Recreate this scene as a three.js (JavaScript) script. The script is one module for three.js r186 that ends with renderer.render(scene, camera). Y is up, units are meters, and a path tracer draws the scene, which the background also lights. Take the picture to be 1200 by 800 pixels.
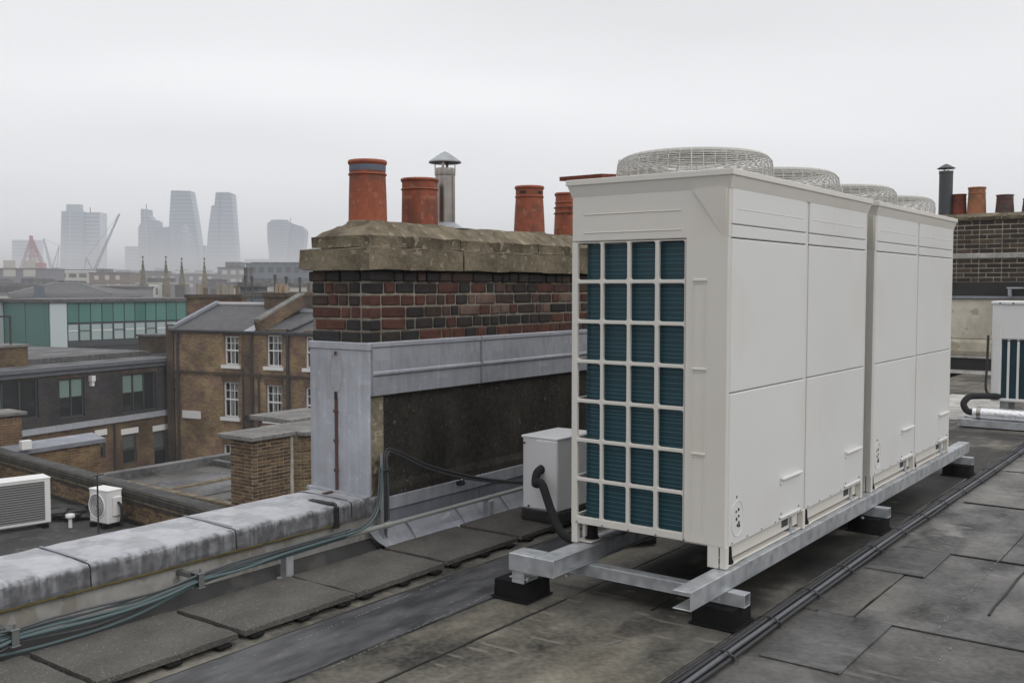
import * as THREE from 'three';
import { mergeGeometries } from 'three/addons/utils/BufferGeometryUtils.js';

// ---------------------------------------------------------------- camera, sky, sun, exposure
const W = 1200, HH = 800, FPX = 1163.3, YAW = 36.837 * Math.PI / 180, PITCH = 3.127 * Math.PI / 180, EYE = 1.385;
const scene = new THREE.Scene();
const FW = new THREE.Vector3(Math.cos(YAW), 0, -Math.sin(YAW)), RT = new THREE.Vector3(Math.sin(YAW), 0, Math.cos(YAW));
const camera = new THREE.PerspectiveCamera(2 * Math.atan(HH / 2 / FPX) * 180 / Math.PI, W / HH, 0.05, 20000);
camera.position.set(0, EYE, 0);
camera.lookAt(FW.x * Math.cos(PITCH), EYE - Math.sin(PITCH), FW.z * Math.cos(PITCH));
const renderer = new THREE.WebGLRenderer({ antialias: true });
renderer.setSize(1024, 682);
renderer.toneMapping = THREE.LinearToneMapping;
renderer.toneMappingExposure = 1.0;
renderer.shadowMap.enabled = true;

// ---- seeded random and noise
function rng(seed) { let a = seed >>> 0; return () => { a = a + 0x6D2B79F5 | 0; let t = Math.imul(a ^ a >>> 15, 1 | a); t = t + Math.imul(t ^ t >>> 7, 61 | t) ^ t; return ((t ^ t >>> 14) >>> 0) / 4294967296; }; }
const PERM = new Float32Array(65536); { const r = rng(77); for (let i = 0; i < 65536; i++) PERM[i] = r(); }
function vn(x, y, p, s) {           // tileable value noise, period p cells
  let xi = Math.floor(x), yi = Math.floor(y); let fx = x - xi, fy = y - yi;
  fx = fx * fx * (3 - 2 * fx); fy = fy * fy * (3 - 2 * fy);
  const x0 = ((xi % p) + p) % p, x1 = (x0 + 1) % p, y0 = ((yi % p) + p) % p, y1 = (y0 + 1) % p;
  const q = s * 1013, a = PERM[(x0 * 157 + y0 * 7919 + q) & 65535], b = PERM[(x1 * 157 + y0 * 7919 + q) & 65535], c = PERM[(x0 * 157 + y1 * 7919 + q) & 65535], d = PERM[(x1 * 157 + y1 * 7919 + q) & 65535];
  return a + (b - a) * fx + (c - a) * fy + (a - b - c + d) * fx * fy;
}
function fbm(u, v, p, oct, s, sy = 1) { let t = 0, a = 0.5, n = 0; for (let i = 0; i < oct; i++) { t += a * vn(u * p, v * p * sy, Math.max(1, Math.round(p * (sy < 1 ? 1 : 1))), s + i * 3); n += a; a *= 0.5; p *= 2; } return t / n; }
const clamp = (x, a = 0, b = 1) => Math.min(b, Math.max(a, x));
const sstep = (a, b, x) => { const t = clamp((x - a) / (b - a)); return t * t * (3 - 2 * t); };
const mix = (a, b, t) => a + (b - a) * t;
const LUT = new Uint8Array(4097); for (let i = 0; i <= 4096; i++) { const c = i / 4096; LUT[i] = Math.round(255 * (c <= 0.0031308 ? 12.92 * c : 1.055 * Math.pow(c, 1 / 2.4) - 0.055)); }
function colorTex(w, h, fn) {       // fn(u, v) -> linear rgb
  const d = new Uint8Array(w * h * 4);
  for (let j = 0; j < h; j++) for (let i = 0; i < w; i++) {
    const c = fn((i + 0.5) / w, (j + 0.5) / h), k = (j * w + i) * 4;
    for (let q = 0; q < 3; q++) d[k + q] = LUT[Math.round(clamp(c[q]) * 4096)];
    d[k + 3] = 255;
  }
  const t = new THREE.DataTexture(d, w, h); t.colorSpace = THREE.SRGBColorSpace; t.wrapS = t.wrapT = THREE.RepeatWrapping; t.magFilter = THREE.LinearFilter; t.minFilter = THREE.LinearMipmapLinearFilter; t.generateMipmaps = true; t.needsUpdate = true; return t;
}
function grayTex(w, h, fn) {
  const d = new Uint8Array(w * h * 4);
  for (let j = 0; j < h; j++) for (let i = 0; i < w; i++) { const c = Math.round(255 * clamp(fn((i + 0.5) / w, (j + 0.5) / h))), k = (j * w + i) * 4; d[k] = d[k + 1] = d[k + 2] = c; d[k + 3] = 255; }
  const t = new THREE.DataTexture(d, w, h); t.wrapS = t.wrapT = THREE.RepeatWrapping; t.magFilter = THREE.LinearFilter; t.minFilter = THREE.LinearMipmapLinearFilter; t.generateMipmaps = true; t.needsUpdate = true; return t;
}

// ---- overcast sky
{
  const w = 512, h = 256, d = new Float32Array(w * h * 4);
  for (let j = 0; j < h; j++) for (let i = 0; i < w; i++) {
    const u = i / w, el = ((j + 0.5) / h - 0.5) * Math.PI, se = Math.max(0, Math.sin(el));
    const ev = clamp(el / Math.PI * 2), cl = fbm(u, ev * 1.6, 14, 5, 3) - 0.5, c2 = fbm(u, ev * 2.4, 7, 4, 9) - 0.5;
    let L = 0.93 * (1 - 0.12 * sstep(0.12, 0.45, se) + 0.62 * se * se) * (1 + 0.20 * cl - 0.30 * c2);
    if (el < 0) L = 0.93 * mix(1, 0.35, sstep(0, 0.25, -el));
    const k = (j * w + i) * 4; d[k] = L * 0.985; d[k + 1] = L * 0.99; d[k + 2] = L * 1.015; d[k + 3] = 1;
  }
  const t = new THREE.DataTexture(d, w, h, THREE.RGBAFormat, THREE.FloatType); t.mapping = THREE.EquirectangularReflectionMapping; t.magFilter = THREE.LinearFilter; t.minFilter = THREE.LinearFilter; t.wrapS = THREE.RepeatWrapping; t.needsUpdate = true;
  scene.background = t; scene.environment = t;
}
const sun = new THREE.DirectionalLight(new THREE.Color(1, 0.98, 0.95), 0.85);
sun.position.set(4, 40, 52); sun.target.position.set(5, 0, -2); sun.castShadow = true; sun.shadow.radius = 60; sun.shadow.mapSize.set(2048, 2048);
Object.assign(sun.shadow.camera, { left: -40, right: 40, top: 40, bottom: -40, near: 1, far: 160 });
scene.add(sun, sun.target);
scene.fog = new THREE.FogExp2(new THREE.Color(0.93, 0.94, 0.96), 0.00085);

// ---------------------------------------------------------------- pixel -> place
function ray(u, v) {
  const x = (u - W / 2) / FPX, y = -(v - HH / 2) / FPX, F = Math.cos(PITCH) + y * Math.sin(PITCH), Y = y * Math.cos(PITCH) - Math.sin(PITCH);
  return new THREE.Vector3(RT.x * x + FW.x * F, Y, RT.z * x + FW.z * F);
}
const go = (d, s) => new THREE.Vector3(d.x * s, EYE + d.y * s, d.z * s);
const onY = (u, v, y = 0) => { const d = ray(u, v); return go(d, (y - EYE) / d.y); };
const onX = (u, v, x) => { const d = ray(u, v); return go(d, x / d.x); };
const onZ = (u, v, z) => { const d = ray(u, v); return go(d, z / d.z); };
const far = (u, v, D) => { const d = ray(u, v); return go(d, D / d.dot(FW)); };   // D metres ahead of the camera

// ---------------------------------------------------------------- helpers
const used = new Map();
function numbered(n) { const k = used.get(n) || 0; used.set(n, k + 1); return k ? `${n}_${String(k).padStart(3, '0')}` : n; }
const baseOf = new WeakMap();
function thing(name, label, category, pos = [0, 0, 0], group, turn = 0) {
  const o = new THREE.Group(); o.name = numbered(name); o.position.set(...pos); o.rotation.y = turn; o.userData = { label, category };
  if (group) o.userData.group = group;
  if (!turn) baseOf.set(o, new THREE.Vector3(...pos));
  scene.add(o); return o;
}
function metric(g, s = 1, ox = 0, oy = 0) {     // uv in metres by the way each face points
  if (g.index) g = g.toNonIndexed();
  const p = g.attributes.position, n = p.count, uv = new Float32Array(n * 2), a = new THREE.Vector3(), b = new THREE.Vector3(), c = new THREE.Vector3();
  for (let i = 0; i < n; i += 3) {
    a.fromBufferAttribute(p, i); b.fromBufferAttribute(p, i + 1).sub(a); c.fromBufferAttribute(p, i + 2).sub(a); b.cross(c);
    const ax = Math.abs(b.x), ay = Math.abs(b.y), az = Math.abs(b.z);
    for (let k = 0; k < 3; k++) {
      const x = p.getX(i + k), y = p.getY(i + k), z = p.getZ(i + k), q = (i + k) * 2;
      if (ay >= ax && ay >= az) { uv[q] = x; uv[q + 1] = -z; } else if (ax >= az) { uv[q] = z; uv[q + 1] = y; } else { uv[q] = x; uv[q + 1] = y; }
      uv[q] = uv[q] * s + ox; uv[q + 1] = uv[q + 1] * s + oy;
    }
  }
  g.setAttribute('uv', new THREE.BufferAttribute(uv, 2)); return g;
}
const plain = g => { g = g.index ? g.toNonIndexed() : g; for (const k of Object.keys(g.attributes)) if (!['position', 'normal', 'uv', 'color'].includes(k)) g.deleteAttribute(k); if (!g.attributes.normal) g.computeVertexNormals(); return g; };
function join(list) { list = list.map(plain); if (list.some(g => !g.attributes.uv)) list.forEach(g => g.deleteAttribute('uv')); return list.length === 1 ? list[0] : mergeGeometries(list); }
// one named mesh; geometry is written in world metres (or in the parent's own frame where that is turned)
function put(name, geo, mat, parent, o = {}) {
  let g = Array.isArray(geo) ? join(geo) : geo;
  let off = null;
  for (let p = parent; p && p !== scene; p = p.parent) if (baseOf.has(p)) { off = baseOf.get(p); break; }
  if (!o.keepUv) g = metric(plain(g), o.uv || 1, o.ox || 0, o.oy || 0);
  const m = new THREE.Mesh(g, mat); m.name = parent ? name : numbered(name);
  if (off && !o.local) { if (o.shared) m.position.copy(off).negate(); else g.translate(-off.x, -off.y, -off.z); }
  if (o.kind) m.userData.kind = o.kind;
  if (o.label) m.userData.label = o.label;
  (parent || scene).add(m); return m;
}
function solo(name, geo, mat, label, category, group, o = {}) { const m = put(name, geo, mat, null, o); m.userData = { ...m.userData, label, category }; if (group) m.userData.group = group; return m; }
function struct(name, geo, mat, o = {}) { return put(name, geo, mat, null, { kind: 'structure', ...o }); }
const box = (x0, x1, y0, y1, z0, z1) => { const g = new THREE.BoxGeometry(Math.abs(x1 - x0), Math.abs(y1 - y0), Math.abs(z1 - z0)); g.translate((x0 + x1) / 2, (y0 + y1) / 2, (z0 + z1) / 2); return g; };
const chCache = new Map();
function chamfer0(w, h, d, c) {     // chamfered box about its centre, 44 triangles
  const key = [w, h, d, c].map(v => v.toFixed(4)).join(); if (chCache.has(key)) return chCache.get(key);
  c = Math.min(c, w * 0.45, h * 0.45, d * 0.45); const H = [w / 2, h / 2, d / 2], P = [];
  const pt = (s, f) => s.map((q, i) => q * (i === f ? H[i] : H[i] - c));
  const tri = (a, b, e) => { const A = new THREE.Vector3(...a), B = new THREE.Vector3(...b), C = new THREE.Vector3(...e), n = B.clone().sub(A).cross(C.clone().sub(A)); if (n.dot(A.add(B).add(C)) < 0) P.push(...a, ...e, ...b); else P.push(...a, ...b, ...e); };
  const S = [-1, 1];
  for (let f = 0; f < 3; f++) { const g = (f + 1) % 3, k = (f + 2) % 3; for (const s of S) { const q = (i, j) => { const v = [0, 0, 0]; v[f] = s; v[g] = i; v[k] = j; return pt(v, f); }; tri(q(-1, -1), q(1, -1), q(1, 1)); tri(q(-1, -1), q(1, 1), q(-1, 1)); }
    for (const i of S) for (const j of S) { const v = t => { const r = [0, 0, 0]; r[f] = t; r[g] = i; r[k] = j; return r; }; tri(pt(v(-1), g), pt(v(1), g), pt(v(1), k)); tri(pt(v(-1), g), pt(v(1), k), pt(v(-1), k)); } }
  for (const i of S) for (const j of S) for (const k of S) tri(pt([i, j, k], 0), pt([i, j, k], 1), pt([i, j, k], 2));
  const g = new THREE.BufferGeometry(); g.setAttribute('position', new THREE.Float32BufferAttribute(P, 3)); g.computeVertexNormals(); chCache.set(key, g); return g;
}
const cbox = (x0, x1, y0, y1, z0, z1, c = 0.004) => chamfer0(Math.abs(x1 - x0), Math.abs(y1 - y0), Math.abs(z1 - z0), c).clone().translate((x0 + x1) / 2, (y0 + y1) / 2, (z0 + z1) / 2);
const V = (x, y, z) => new THREE.Vector3(x, y, z);
const tube = (pts, r, seg = 40, rad = 8) => new THREE.TubeGeometry(new THREE.CatmullRomCurve3(pts.map(p => p.isVector3 ? p : V(...p)), false, 'centripetal'), seg, r, rad, false);
function rod(a, b, r, rad = 10) { a = a.isVector3 ? a : V(...a); b = b.isVector3 ? b : V(...b); const d = b.clone().sub(a), g = new THREE.CylinderGeometry(r, r, d.length(), rad); g.applyQuaternion(new THREE.Quaternion().setFromUnitVectors(V(0, 1, 0), d.normalize())); return g.translate((a.x + b.x) / 2, (a.y + b.y) / 2, (a.z + b.z) / 2); }
function bar(a, b, w, h) { a = a.isVector3 ? a : V(...a); b = b.isVector3 ? b : V(...b); const d = b.clone().sub(a), g = new THREE.BoxGeometry(w, d.length(), h); g.applyQuaternion(new THREE.Quaternion().setFromUnitVectors(V(0, 1, 0), d.normalize())); return g.translate((a.x + b.x) / 2, (a.y + b.y) / 2, (a.z + b.z) / 2); }
const lathe = (pts, seg = 32) => new THREE.LatheGeometry(pts.map(p => new THREE.Vector2(p[0], p[1])), seg);
function extrudeX(profile, x0, x1) {  // profile [[z, y] ...] counter-clockwise seen from +x, closed solid along x
  const s = new THREE.Shape(profile.map(p => new THREE.Vector2(-p[0], p[1]))), g = new THREE.ExtrudeGeometry(s, { depth: x1 - x0, bevelEnabled: false });
  g.rotateY(Math.PI / 2); return g.translate(x0, 0, 0);
}
function rrect(s, x0, x1, y0, y1, r) { s.moveTo(x0 + r, y0); s.lineTo(x1 - r, y0); s.quadraticCurveTo(x1, y0, x1, y0 + r); s.lineTo(x1, y1 - r); s.quadraticCurveTo(x1, y1, x1 - r, y1); s.lineTo(x0 + r, y1); s.quadraticCurveTo(x0, y1, x0, y1 - r); s.lineTo(x0, y0 + r); s.quadraticCurveTo(x0, y0, x0 + r, y0); return s; }
function rectShape(x0, x1, y0, y1) { const s = new THREE.Shape(); s.moveTo(x0, y0); s.lineTo(x1, y0); s.lineTo(x1, y1); s.lineTo(x0, y1); s.closePath(); return s; }
function rectHole(x0, x1, y0, y1) { const s = new THREE.Path(); s.moveTo(x0, y0); s.lineTo(x0, y1); s.lineTo(x1, y1); s.lineTo(x1, y0); s.closePath(); return s; }
function quadSlab(a, b, c, d, t) {  // slab of thickness t under the quad a b c d
  const P = [a, b, c, d].map(p => p.isVector3 ? p.clone() : V(...p)), n = P[1].clone().sub(P[0]).cross(P[3].clone().sub(P[0])).normalize().multiplyScalar(-t), Q = P.map(p => p.clone().add(n)), v = [];
  const q = (i, j, k, l) => v.push(i, j, k, i, k, l);
  q(P[0], P[1], P[2], P[3]); q(Q[3], Q[2], Q[1], Q[0]); for (let i = 0; i < 4; i++) { const j = (i + 1) % 4; q(P[j], P[i], Q[i], Q[j]); }
  const g = new THREE.BufferGeometry(); g.setAttribute('position', new THREE.Float32BufferAttribute(v.flatMap(p => [p.x, p.y, p.z]), 3)); g.computeVertexNormals(); return g;
}

// ---------------------------------------------------------------- materials
const bumpFine = grayTex(512, 512, (u, v) => 0.55 * fbm(u, v, 32, 4, 5) + 0.45 * fbm(u, v, 6, 3, 11));
const bumpGrit = grayTex(512, 512, (u, v) => fbm(u, v, 96, 3, 21));
function mottled(w, lo, hi, p, s, warm = [1, 1, 1], spots) { return colorTex(w, w, (u, v) => { const a = fbm(u, v, p, 5, s), b = fbm(u, v, p * 8, 3, s + 5); let t = clamp(0.5 + (a - 0.5) * 2.0 + (b - 0.5) * 0.7); const c = [0, 1, 2].map(i => mix(lo[i], hi[i], t)); if (spots) { const q = sstep(spots.t, spots.t + 0.06, fbm(u, v, spots.p, 3, s + 9)); for (let i = 0; i < 3; i++) c[i] = mix(c[i], spots.c[i], q * spots.a); } return c; }); }
const rep = (t, s) => { const c = t.clone(); c.repeat.set(s, s); c.needsUpdate = true; return c; };
const S = (o) => new THREE.MeshStandardMaterial(o);
const rgb = (r, g, b) => new THREE.Color().setRGB(r, g, b);
const T = {
  lead: colorTex(512, 512, (u, v) => { const a = fbm(u, v, 3, 5, 31), b = fbm(u, v, 20, 3, 33), st = vn(u * 90, v * 5, 4096, 35), s2 = vn(u * 34, v * 3, 4096, 37), w = sstep(0.60, 0.85, fbm(u, v, 26, 4, 39)); let t = 0.385 + 0.24 * (a - 0.5) + 0.06 * (b - 0.5) + 0.05 * (st - 0.5) + 0.06 * (s2 - 0.5) + 0.07 * w; return [t * 0.95, t * 0.985, t * 1.075]; }),
  stone: mottled(512, [0.085, 0.075, 0.055], [0.27, 0.245, 0.195], 5, 41, 0, { t: 0.66, p: 24, c: [0.42, 0.40, 0.34], a: 0.6 }),
  terracotta: colorTex(512, 512, (u, v) => { const a = fbm(u, v, 4, 5, 51), b = fbm(u, v, 40, 3, 53), st = vn(u * 26, v * 4, 4096, 55), so = sstep(0.52, 0.72, fbm(u, v, 7, 5, 57)) * 0.6 + sstep(0.66, 0.9, st) * 0.22, li = sstep(0.66, 0.74, fbm(u, v, 22, 4, 59)) * 0.35; const t = 0.85 + 0.5 * (a - 0.5) + 0.35 * (b - 0.5); return [mix(mix(0.30 * t, 0.11, so), 0.33, li), mix(mix(0.080 * t, 0.045, so), 0.20, li), mix(mix(0.038 * t, 0.030, so), 0.13, li)]; }),
  brick: mottled(256, [0.55, 0.55, 0.55], [1, 1, 1], 5, 61, 0, { t: 0.68, p: 12, c: [0.35, 0.33, 0.3], a: 0.6 }),
  render: colorTex(512, 512, (u, v) => { const a = fbm(u, v, 4, 5, 71), b = vn(u * 14, v * 3, 4096, 73), g = fbm(u, v, 60, 2, 75), sp = sstep(0.87, 0.93, vn(u * 110, v * 110, 110, 77)) * sstep(0.45, 0.6, fbm(u, v, 9, 3, 79)); let t = clamp(0.030 + 0.05 * (a - 0.42) + 0.022 * (b - 0.5) + 0.03 * (g - 0.5), 0.008, 1); return [t * 1.08 + sp * 0.09, t * 0.96 + sp * 0.085, t * 0.76 + sp * 0.075]; }),
  pale: mottled(512, [0.30, 0.29, 0.27], [0.50, 0.49, 0.46], 3, 81, 0, { t: 0.64, p: 14, c: [0.22, 0.20, 0.16], a: 0.6 }),
  paint: colorTex(512, 512, (u, v) => { const a = fbm(u, v, 3, 4, 91), st = vn(u * 70, v * 2.5, 4096, 93), s2 = vn(u * 22, v * 2, 4096, 97), k = sstep(0.5, 0.7, fbm(u, v, 4, 4, 95)), sp = sstep(0.93, 0.97, vn(u * 120, v * 120, 120, 99)); const t = 0.965 + 0.06 * (a - 0.5) - 0.045 * k * (0.6 * st + 0.4 * s2) - 0.10 * sp * k; return [t, t * (1 - 0.012 * k), t * (1 - 0.03 * k)]; }),
  stain: colorTex(256, 256, (u, v) => { const a = vn(u * 24, v * 3, 4096, 3), b = fbm(u, v, 5, 4, 9), t = 0.6 + 0.4 * clamp(0.5 + (a - 0.5) * 0.8 + (b - 0.5) * 1.4); return [t, t * 0.97, t * 0.93]; }),
  zinc: colorTex(512, 512, (u, v) => { const a = fbm(u, v, 22, 2, 101), b = fbm(u, v, 3, 3, 107), t = clamp(0.5 + (a - 0.5) * 1.2 + (b - 0.5) * 0.8); return [mix(0.34, 0.62, t), mix(0.36, 0.64, t), mix(0.38, 0.66, t)]; }),
  paver: colorTex(512, 512, (u, v) => { const a = fbm(u, v, 4, 3, 111), b = vn(u * 150, v * 150, 150, 4), c = vn(u * 90, v * 90, 90, 8); let t = 0.085 + 0.06 * (a - 0.4) + 0.05 * (b - 0.5); const w = sstep(0.86, 0.97, c) * 0.13 * (0.4 + a); return [t + w, t * 0.94 + w * 0.97, t * 0.84 + w * 0.9]; }),
  slate: colorTex(512, 512, (u, v) => { const r = Math.floor(v * 24), k = Math.floor(u * 16 + (r % 2) * 0.5), j = PERM[(k * 31 + r * 97) & 65535], e = (v * 24 % 1) < 0.12 ? 0.7 : 1, t = (0.06 + 0.035 * j + 0.03 * (fbm(u, v, 5, 4, 121) - 0.5)) * e; return [t, t * 1.0, t * 1.04]; }),
  stockFar: colorTex(1024, 1024, (u, v) => { const n = 52, r = Math.floor(v * n), k = Math.floor(u * 18 + (r % 2) * 0.5), j = PERM[(k * 57 + r * 211) & 65535], j2 = PERM[(k * 91 + r * 37 + 5) & 65535], m = ((v * n) % 1) < 0.16 || ((u * 18 + (r % 2) * 0.5) % 1) < 0.06, a = fbm(u, v, 3, 4, 131); const t = 0.92 + 1.5 * (a - 0.45) + 0.28 * (j - 0.5); const hue = sstep(0.42, 0.66, fbm(u, v, 6, 4, 137)), k2 = m ? 1.12 : mix(0.8, 1.18, j2); return [mix(0.245, 0.205, hue) * t * k2, mix(0.172, 0.128, hue) * t * k2, mix(0.086, 0.082, hue) * t * k2 * (m ? 1.15 : 1)]; }),
  concrete: mottled(512, [0.055, 0.053, 0.05], [0.13, 0.125, 0.118], 4, 141, 0, { t: 0.66, p: 20, c: [0.2, 0.19, 0.17], a: 0.4 }),
};
const M = {
  lead: S({ map: T.lead, roughness: 0.5, bumpMap: bumpFine, bumpScale: 0.0025, metalness: 0.0 }),
  leadDull: S({ map: T.lead, color: rgb(0.62, 0.63, 0.66), roughness: 0.6, bumpMap: bumpFine, bumpScale: 0.003 }),
  leadOld: S({ map: T.lead, color: rgb(0.36, 0.37, 0.38), roughness: 0.7 }),
  stone: S({ map: rep(T.stone, 1.3), color: rgb(0.84, 0.77, 0.66), roughness: 0.95, bumpMap: rep(bumpGrit, 2), bumpScale: 0.006 }),
  slab: S({ map: rep(T.pale, 0.8), color: rgb(0.42, 0.42, 0.42), roughness: 0.9, bumpMap: bumpFine, bumpScale: 0.004 }),
  terracotta: S({ map: rep(T.terracotta, 1.5), roughness: 0.75, bumpMap: bumpFine, bumpScale: 0.001 }),
  terracottaPale: S({ map: rep(T.terracotta, 1.5), color: rgb(1.15, 1.7, 1.6), roughness: 0.8 }),
  terracottaDark: S({ map: rep(T.terracotta, 1.5), color: rgb(0.6, 0.5, 0.55), roughness: 0.8 }),
  terracottaPurple: S({ map: rep(T.terracotta, 1.5), color: rgb(0.32, 0.55, 0.95), roughness: 0.7 }),
  bluePaint: S({ color: rgb(0.10, 0.12, 0.16), roughness: 0.7, bumpMap: bumpFine, bumpScale: 0.002 }),
  mortar: S({ map: rep(T.pale, 2), color: rgb(0.55, 0.53, 0.49), roughness: 1, bumpMap: bumpGrit, bumpScale: 0.003 }),
  mortarPale: S({ map: rep(T.pale, 2), color: rgb(0.62, 0.57, 0.50), roughness: 1, bumpMap: bumpGrit, bumpScale: 0.003 }),
  render: S({ map: rep(T.render, 0.7), roughness: 0.95, bumpMap: rep(bumpGrit, 1.5), bumpScale: 0.006 }),
  renderPale: S({ map: rep(T.stone, 1.1), color: rgb(1.15, 1.1, 1.0), roughness: 0.95, bumpMap: bumpGrit, bumpScale: 0.006 }),
  upstand: S({ map: rep(T.pale, 0.9), roughness: 0.9, bumpMap: bumpFine, bumpScale: 0.004 }),
  ivory: S({ map: rep(T.paint, 0.6), color: rgb(0.655, 0.63, 0.58), roughness: 0.42 }),
  ivoryLit: S({ map: rep(T.paint, 0.6), color: rgb(0.67, 0.67, 0.655), roughness: 0.4 }),  // same paint as ivory; brighter, cooler light on the front put into the colour
  white: S({ map: rep(T.paint, 0.8), color: rgb(0.74, 0.74, 0.73), roughness: 0.45 }),
  whiteBright: S({ map: rep(T.paint, 0.8), color: rgb(0.84, 0.84, 0.85), roughness: 0.45 }),
  gap: S({ color: rgb(0.05, 0.05, 0.05), roughness: 0.9 }),
  coil: S({ color: rgb(0.006, 0.040, 0.055), roughness: 0.5, bumpMap: bumpFine, bumpScale: 0.002 }),
  fins: S({ color: rgb(0.035, 0.15, 0.18), roughness: 0.45 }),
  wire: S({ color: rgb(0.55, 0.54, 0.50), roughness: 0.5 }),
  zinc: S({ map: T.zinc, roughness: 0.42, metalness: 0.65 }),
  zincDull: S({ map: rep(T.zinc, 0.7), color: rgb(0.75, 0.75, 0.75), roughness: 0.55, metalness: 0.4 }),
  steel: S({ color: rgb(0.42, 0.40, 0.38), map: rep(T.stain, 2), roughness: 0.3, metalness: 0.9 }),
  foil: S({ color: rgb(0.78, 0.78, 0.78), roughness: 0.28, metalness: 0.9, bumpMap: rep(bumpFine, 3), bumpScale: 0.01 }),
  rubber: new THREE.MeshPhysicalMaterial({ color: rgb(0.007, 0.007, 0.008), roughness: 0.8, specularIntensity: 0.35 }),
  rubberWorn: S({ map: rep(T.concrete, 2), color: rgb(0.28, 0.28, 0.29), roughness: 0.85 }),
  black: S({ color: rgb(0.02, 0.02, 0.022), roughness: 0.5 }),
  membrane: S({ map: T.concrete, color: rgb(0.16, 0.16, 0.18), roughness: 0.6 }),
  foam: S({ color: rgb(0.022, 0.022, 0.024), roughness: 0.9, bumpMap: bumpGrit, bumpScale: 0.002 }),
  cableTeal: S({ color: rgb(0.085, 0.125, 0.13), roughness: 0.5 }),
  cableGrey: S({ color: rgb(0.075, 0.08, 0.085), roughness: 0.5 }),
  cableBlack: S({ color: rgb(0.025, 0.026, 0.028), roughness: 0.5 }),
  conduitGrey: S({ color: rgb(0.10, 0.105, 0.115), roughness: 0.35 }),
  clampGrey: S({ color: rgb(0.16, 0.165, 0.165), roughness: 0.5, metalness: 0.3 }),
  bitumen: S({ color: rgb(0.016, 0.015, 0.014), roughness: 0.6 }),
  pvc: S({ color: rgb(0.33, 0.34, 0.32), roughness: 0.5, map: rep(T.paint, 2) }),
  copperTape: S({ color: rgb(0.085, 0.04, 0.03), roughness: 0.7 }),
  paver: S({ map: rep(T.paver, 1.6), roughness: 0.95, bumpMap: rep(bumpGrit, 2), bumpScale: 0.005 }),
  chalk: S({ color: rgb(0.24, 0.24, 0.23), roughness: 1 }),
  slate: S({ map: rep(T.slate, 0.18), roughness: 0.7 }),
  slateBlack: S({ map: rep(T.slate, 0.18), color: rgb(0.7, 0.7, 0.72), roughness: 0.6 }),
  stock: S({ map: rep(T.stockFar, 0.25), roughness: 0.95 }),
  stockDark: S({ map: rep(T.stockFar, 0.25), color: rgb(0.52, 0.5, 0.5), roughness: 0.95 }),
  stockSoot: S({ map: rep(T.stockFar, 0.25), color: rgb(0.30, 0.32, 0.36), roughness: 0.95 }),
  darkBrick: S({ map: rep(T.stockFar, 0.25), color: rgb(0.175, 0.235, 0.40), roughness: 0.9 }),
  roofGrey: S({ map: rep(T.concrete, 0.35), color: rgb(1.1, 1.12, 1.2), roughness: 0.8 }),
  roofMid: S({ map: rep(T.concrete, 0.33), color: rgb(0.8, 0.78, 0.76), roughness: 0.85 }),
  roofDark: S({ map: rep(T.concrete, 0.3), color: rgb(0.62, 0.62, 0.65), roughness: 0.85 }),
  farWhite: S({ color: rgb(0.70, 0.70, 0.68), roughness: 0.6 }),
  sash: S({ color: rgb(0.72, 0.72, 0.70), roughness: 0.5 }),
  glassDark: S({ color: rgb(0.018, 0.022, 0.024), roughness: 0.06 }),
  pane: new THREE.MeshPhysicalMaterial({ color: rgb(0.95, 0.97, 0.96), transmission: 1, thickness: 0, roughness: 0.03, ior: 1.5 }),
  curtain: S({ color: rgb(0.42, 0.42, 0.40), roughness: 1 }),
  blindGreen: S({ color: rgb(0.17, 0.25, 0.22), roughness: 0.5 }),
  greenGlass: S({ color: rgb(0.095, 0.23, 0.195), roughness: 0.12, metalness: 0.1 }),
  paleGlass: S({ color: rgb(0.30, 0.38, 0.37), roughness: 0.1 }),
  frameDark: S({ color: rgb(0.05, 0.055, 0.06), roughness: 0.5 }),
  pipe: S({ color: rgb(0.03, 0.03, 0.033), roughness: 0.6 }),
  greenGlass2: S({ color: rgb(0.075, 0.19, 0.165), roughness: 0.1, metalness: 0.1 }),
  paleGlass2: S({ color: rgb(0.36, 0.43, 0.43), roughness: 0.12 }),
  room: S({ color: rgb(0.02, 0.02, 0.02), roughness: 1 }),
};
const S1 = S({ color: rgb(0.24, 0.24, 0.235), roughness: 0.6 }), S2 = S({ color: rgb(0.10, 0.12, 0.11), roughness: 0.4 });
function piece(name, g, mat, parent, x, y, z, ry = 0) {          // one small piece that shares its geometry
  let off = null; for (let p = parent; p; p = p.parent) if (baseOf.has(p)) { off = baseOf.get(p); break; }
  const m = new THREE.Mesh(g, mat); m.name = name; m.position.set(x, y, z); if (off) m.position.sub(off); m.rotation.y = ry; parent.add(m); return m;
}
const brickGeo = new Map();
function brickG(w, h, d, v) { const k = `${w.toFixed(3)},${h.toFixed(3)},${d.toFixed(3)},${v}`; if (!brickGeo.has(k)) { const g = chamfer0(w, h, d, 0.006).clone(), p = g.attributes.position; for (let i = 0; i < p.count; i++) { const x = p.getX(i), y = p.getY(i), z = p.getZ(i), q = c => (vn(x * 61 + c * 17 + v * 9, y * 83 + z * 47 + c * 5 + v * 31, 4096, c) - 0.5) * 0.0045; p.setXYZ(i, x + q(1), y + q(2), z + q(3)); } g.computeVertexNormals(); brickGeo.set(k, metric(g, 3, v * 0.31, v * 0.17)); } return brickGeo.get(k); }
const tint = (r, g, b, rough = 0.9) => S({ map: T.brick, color: rgb(r, g, b), roughness: rough, bumpMap: rep(bumpGrit, 1), bumpScale: 0.004 });

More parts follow.
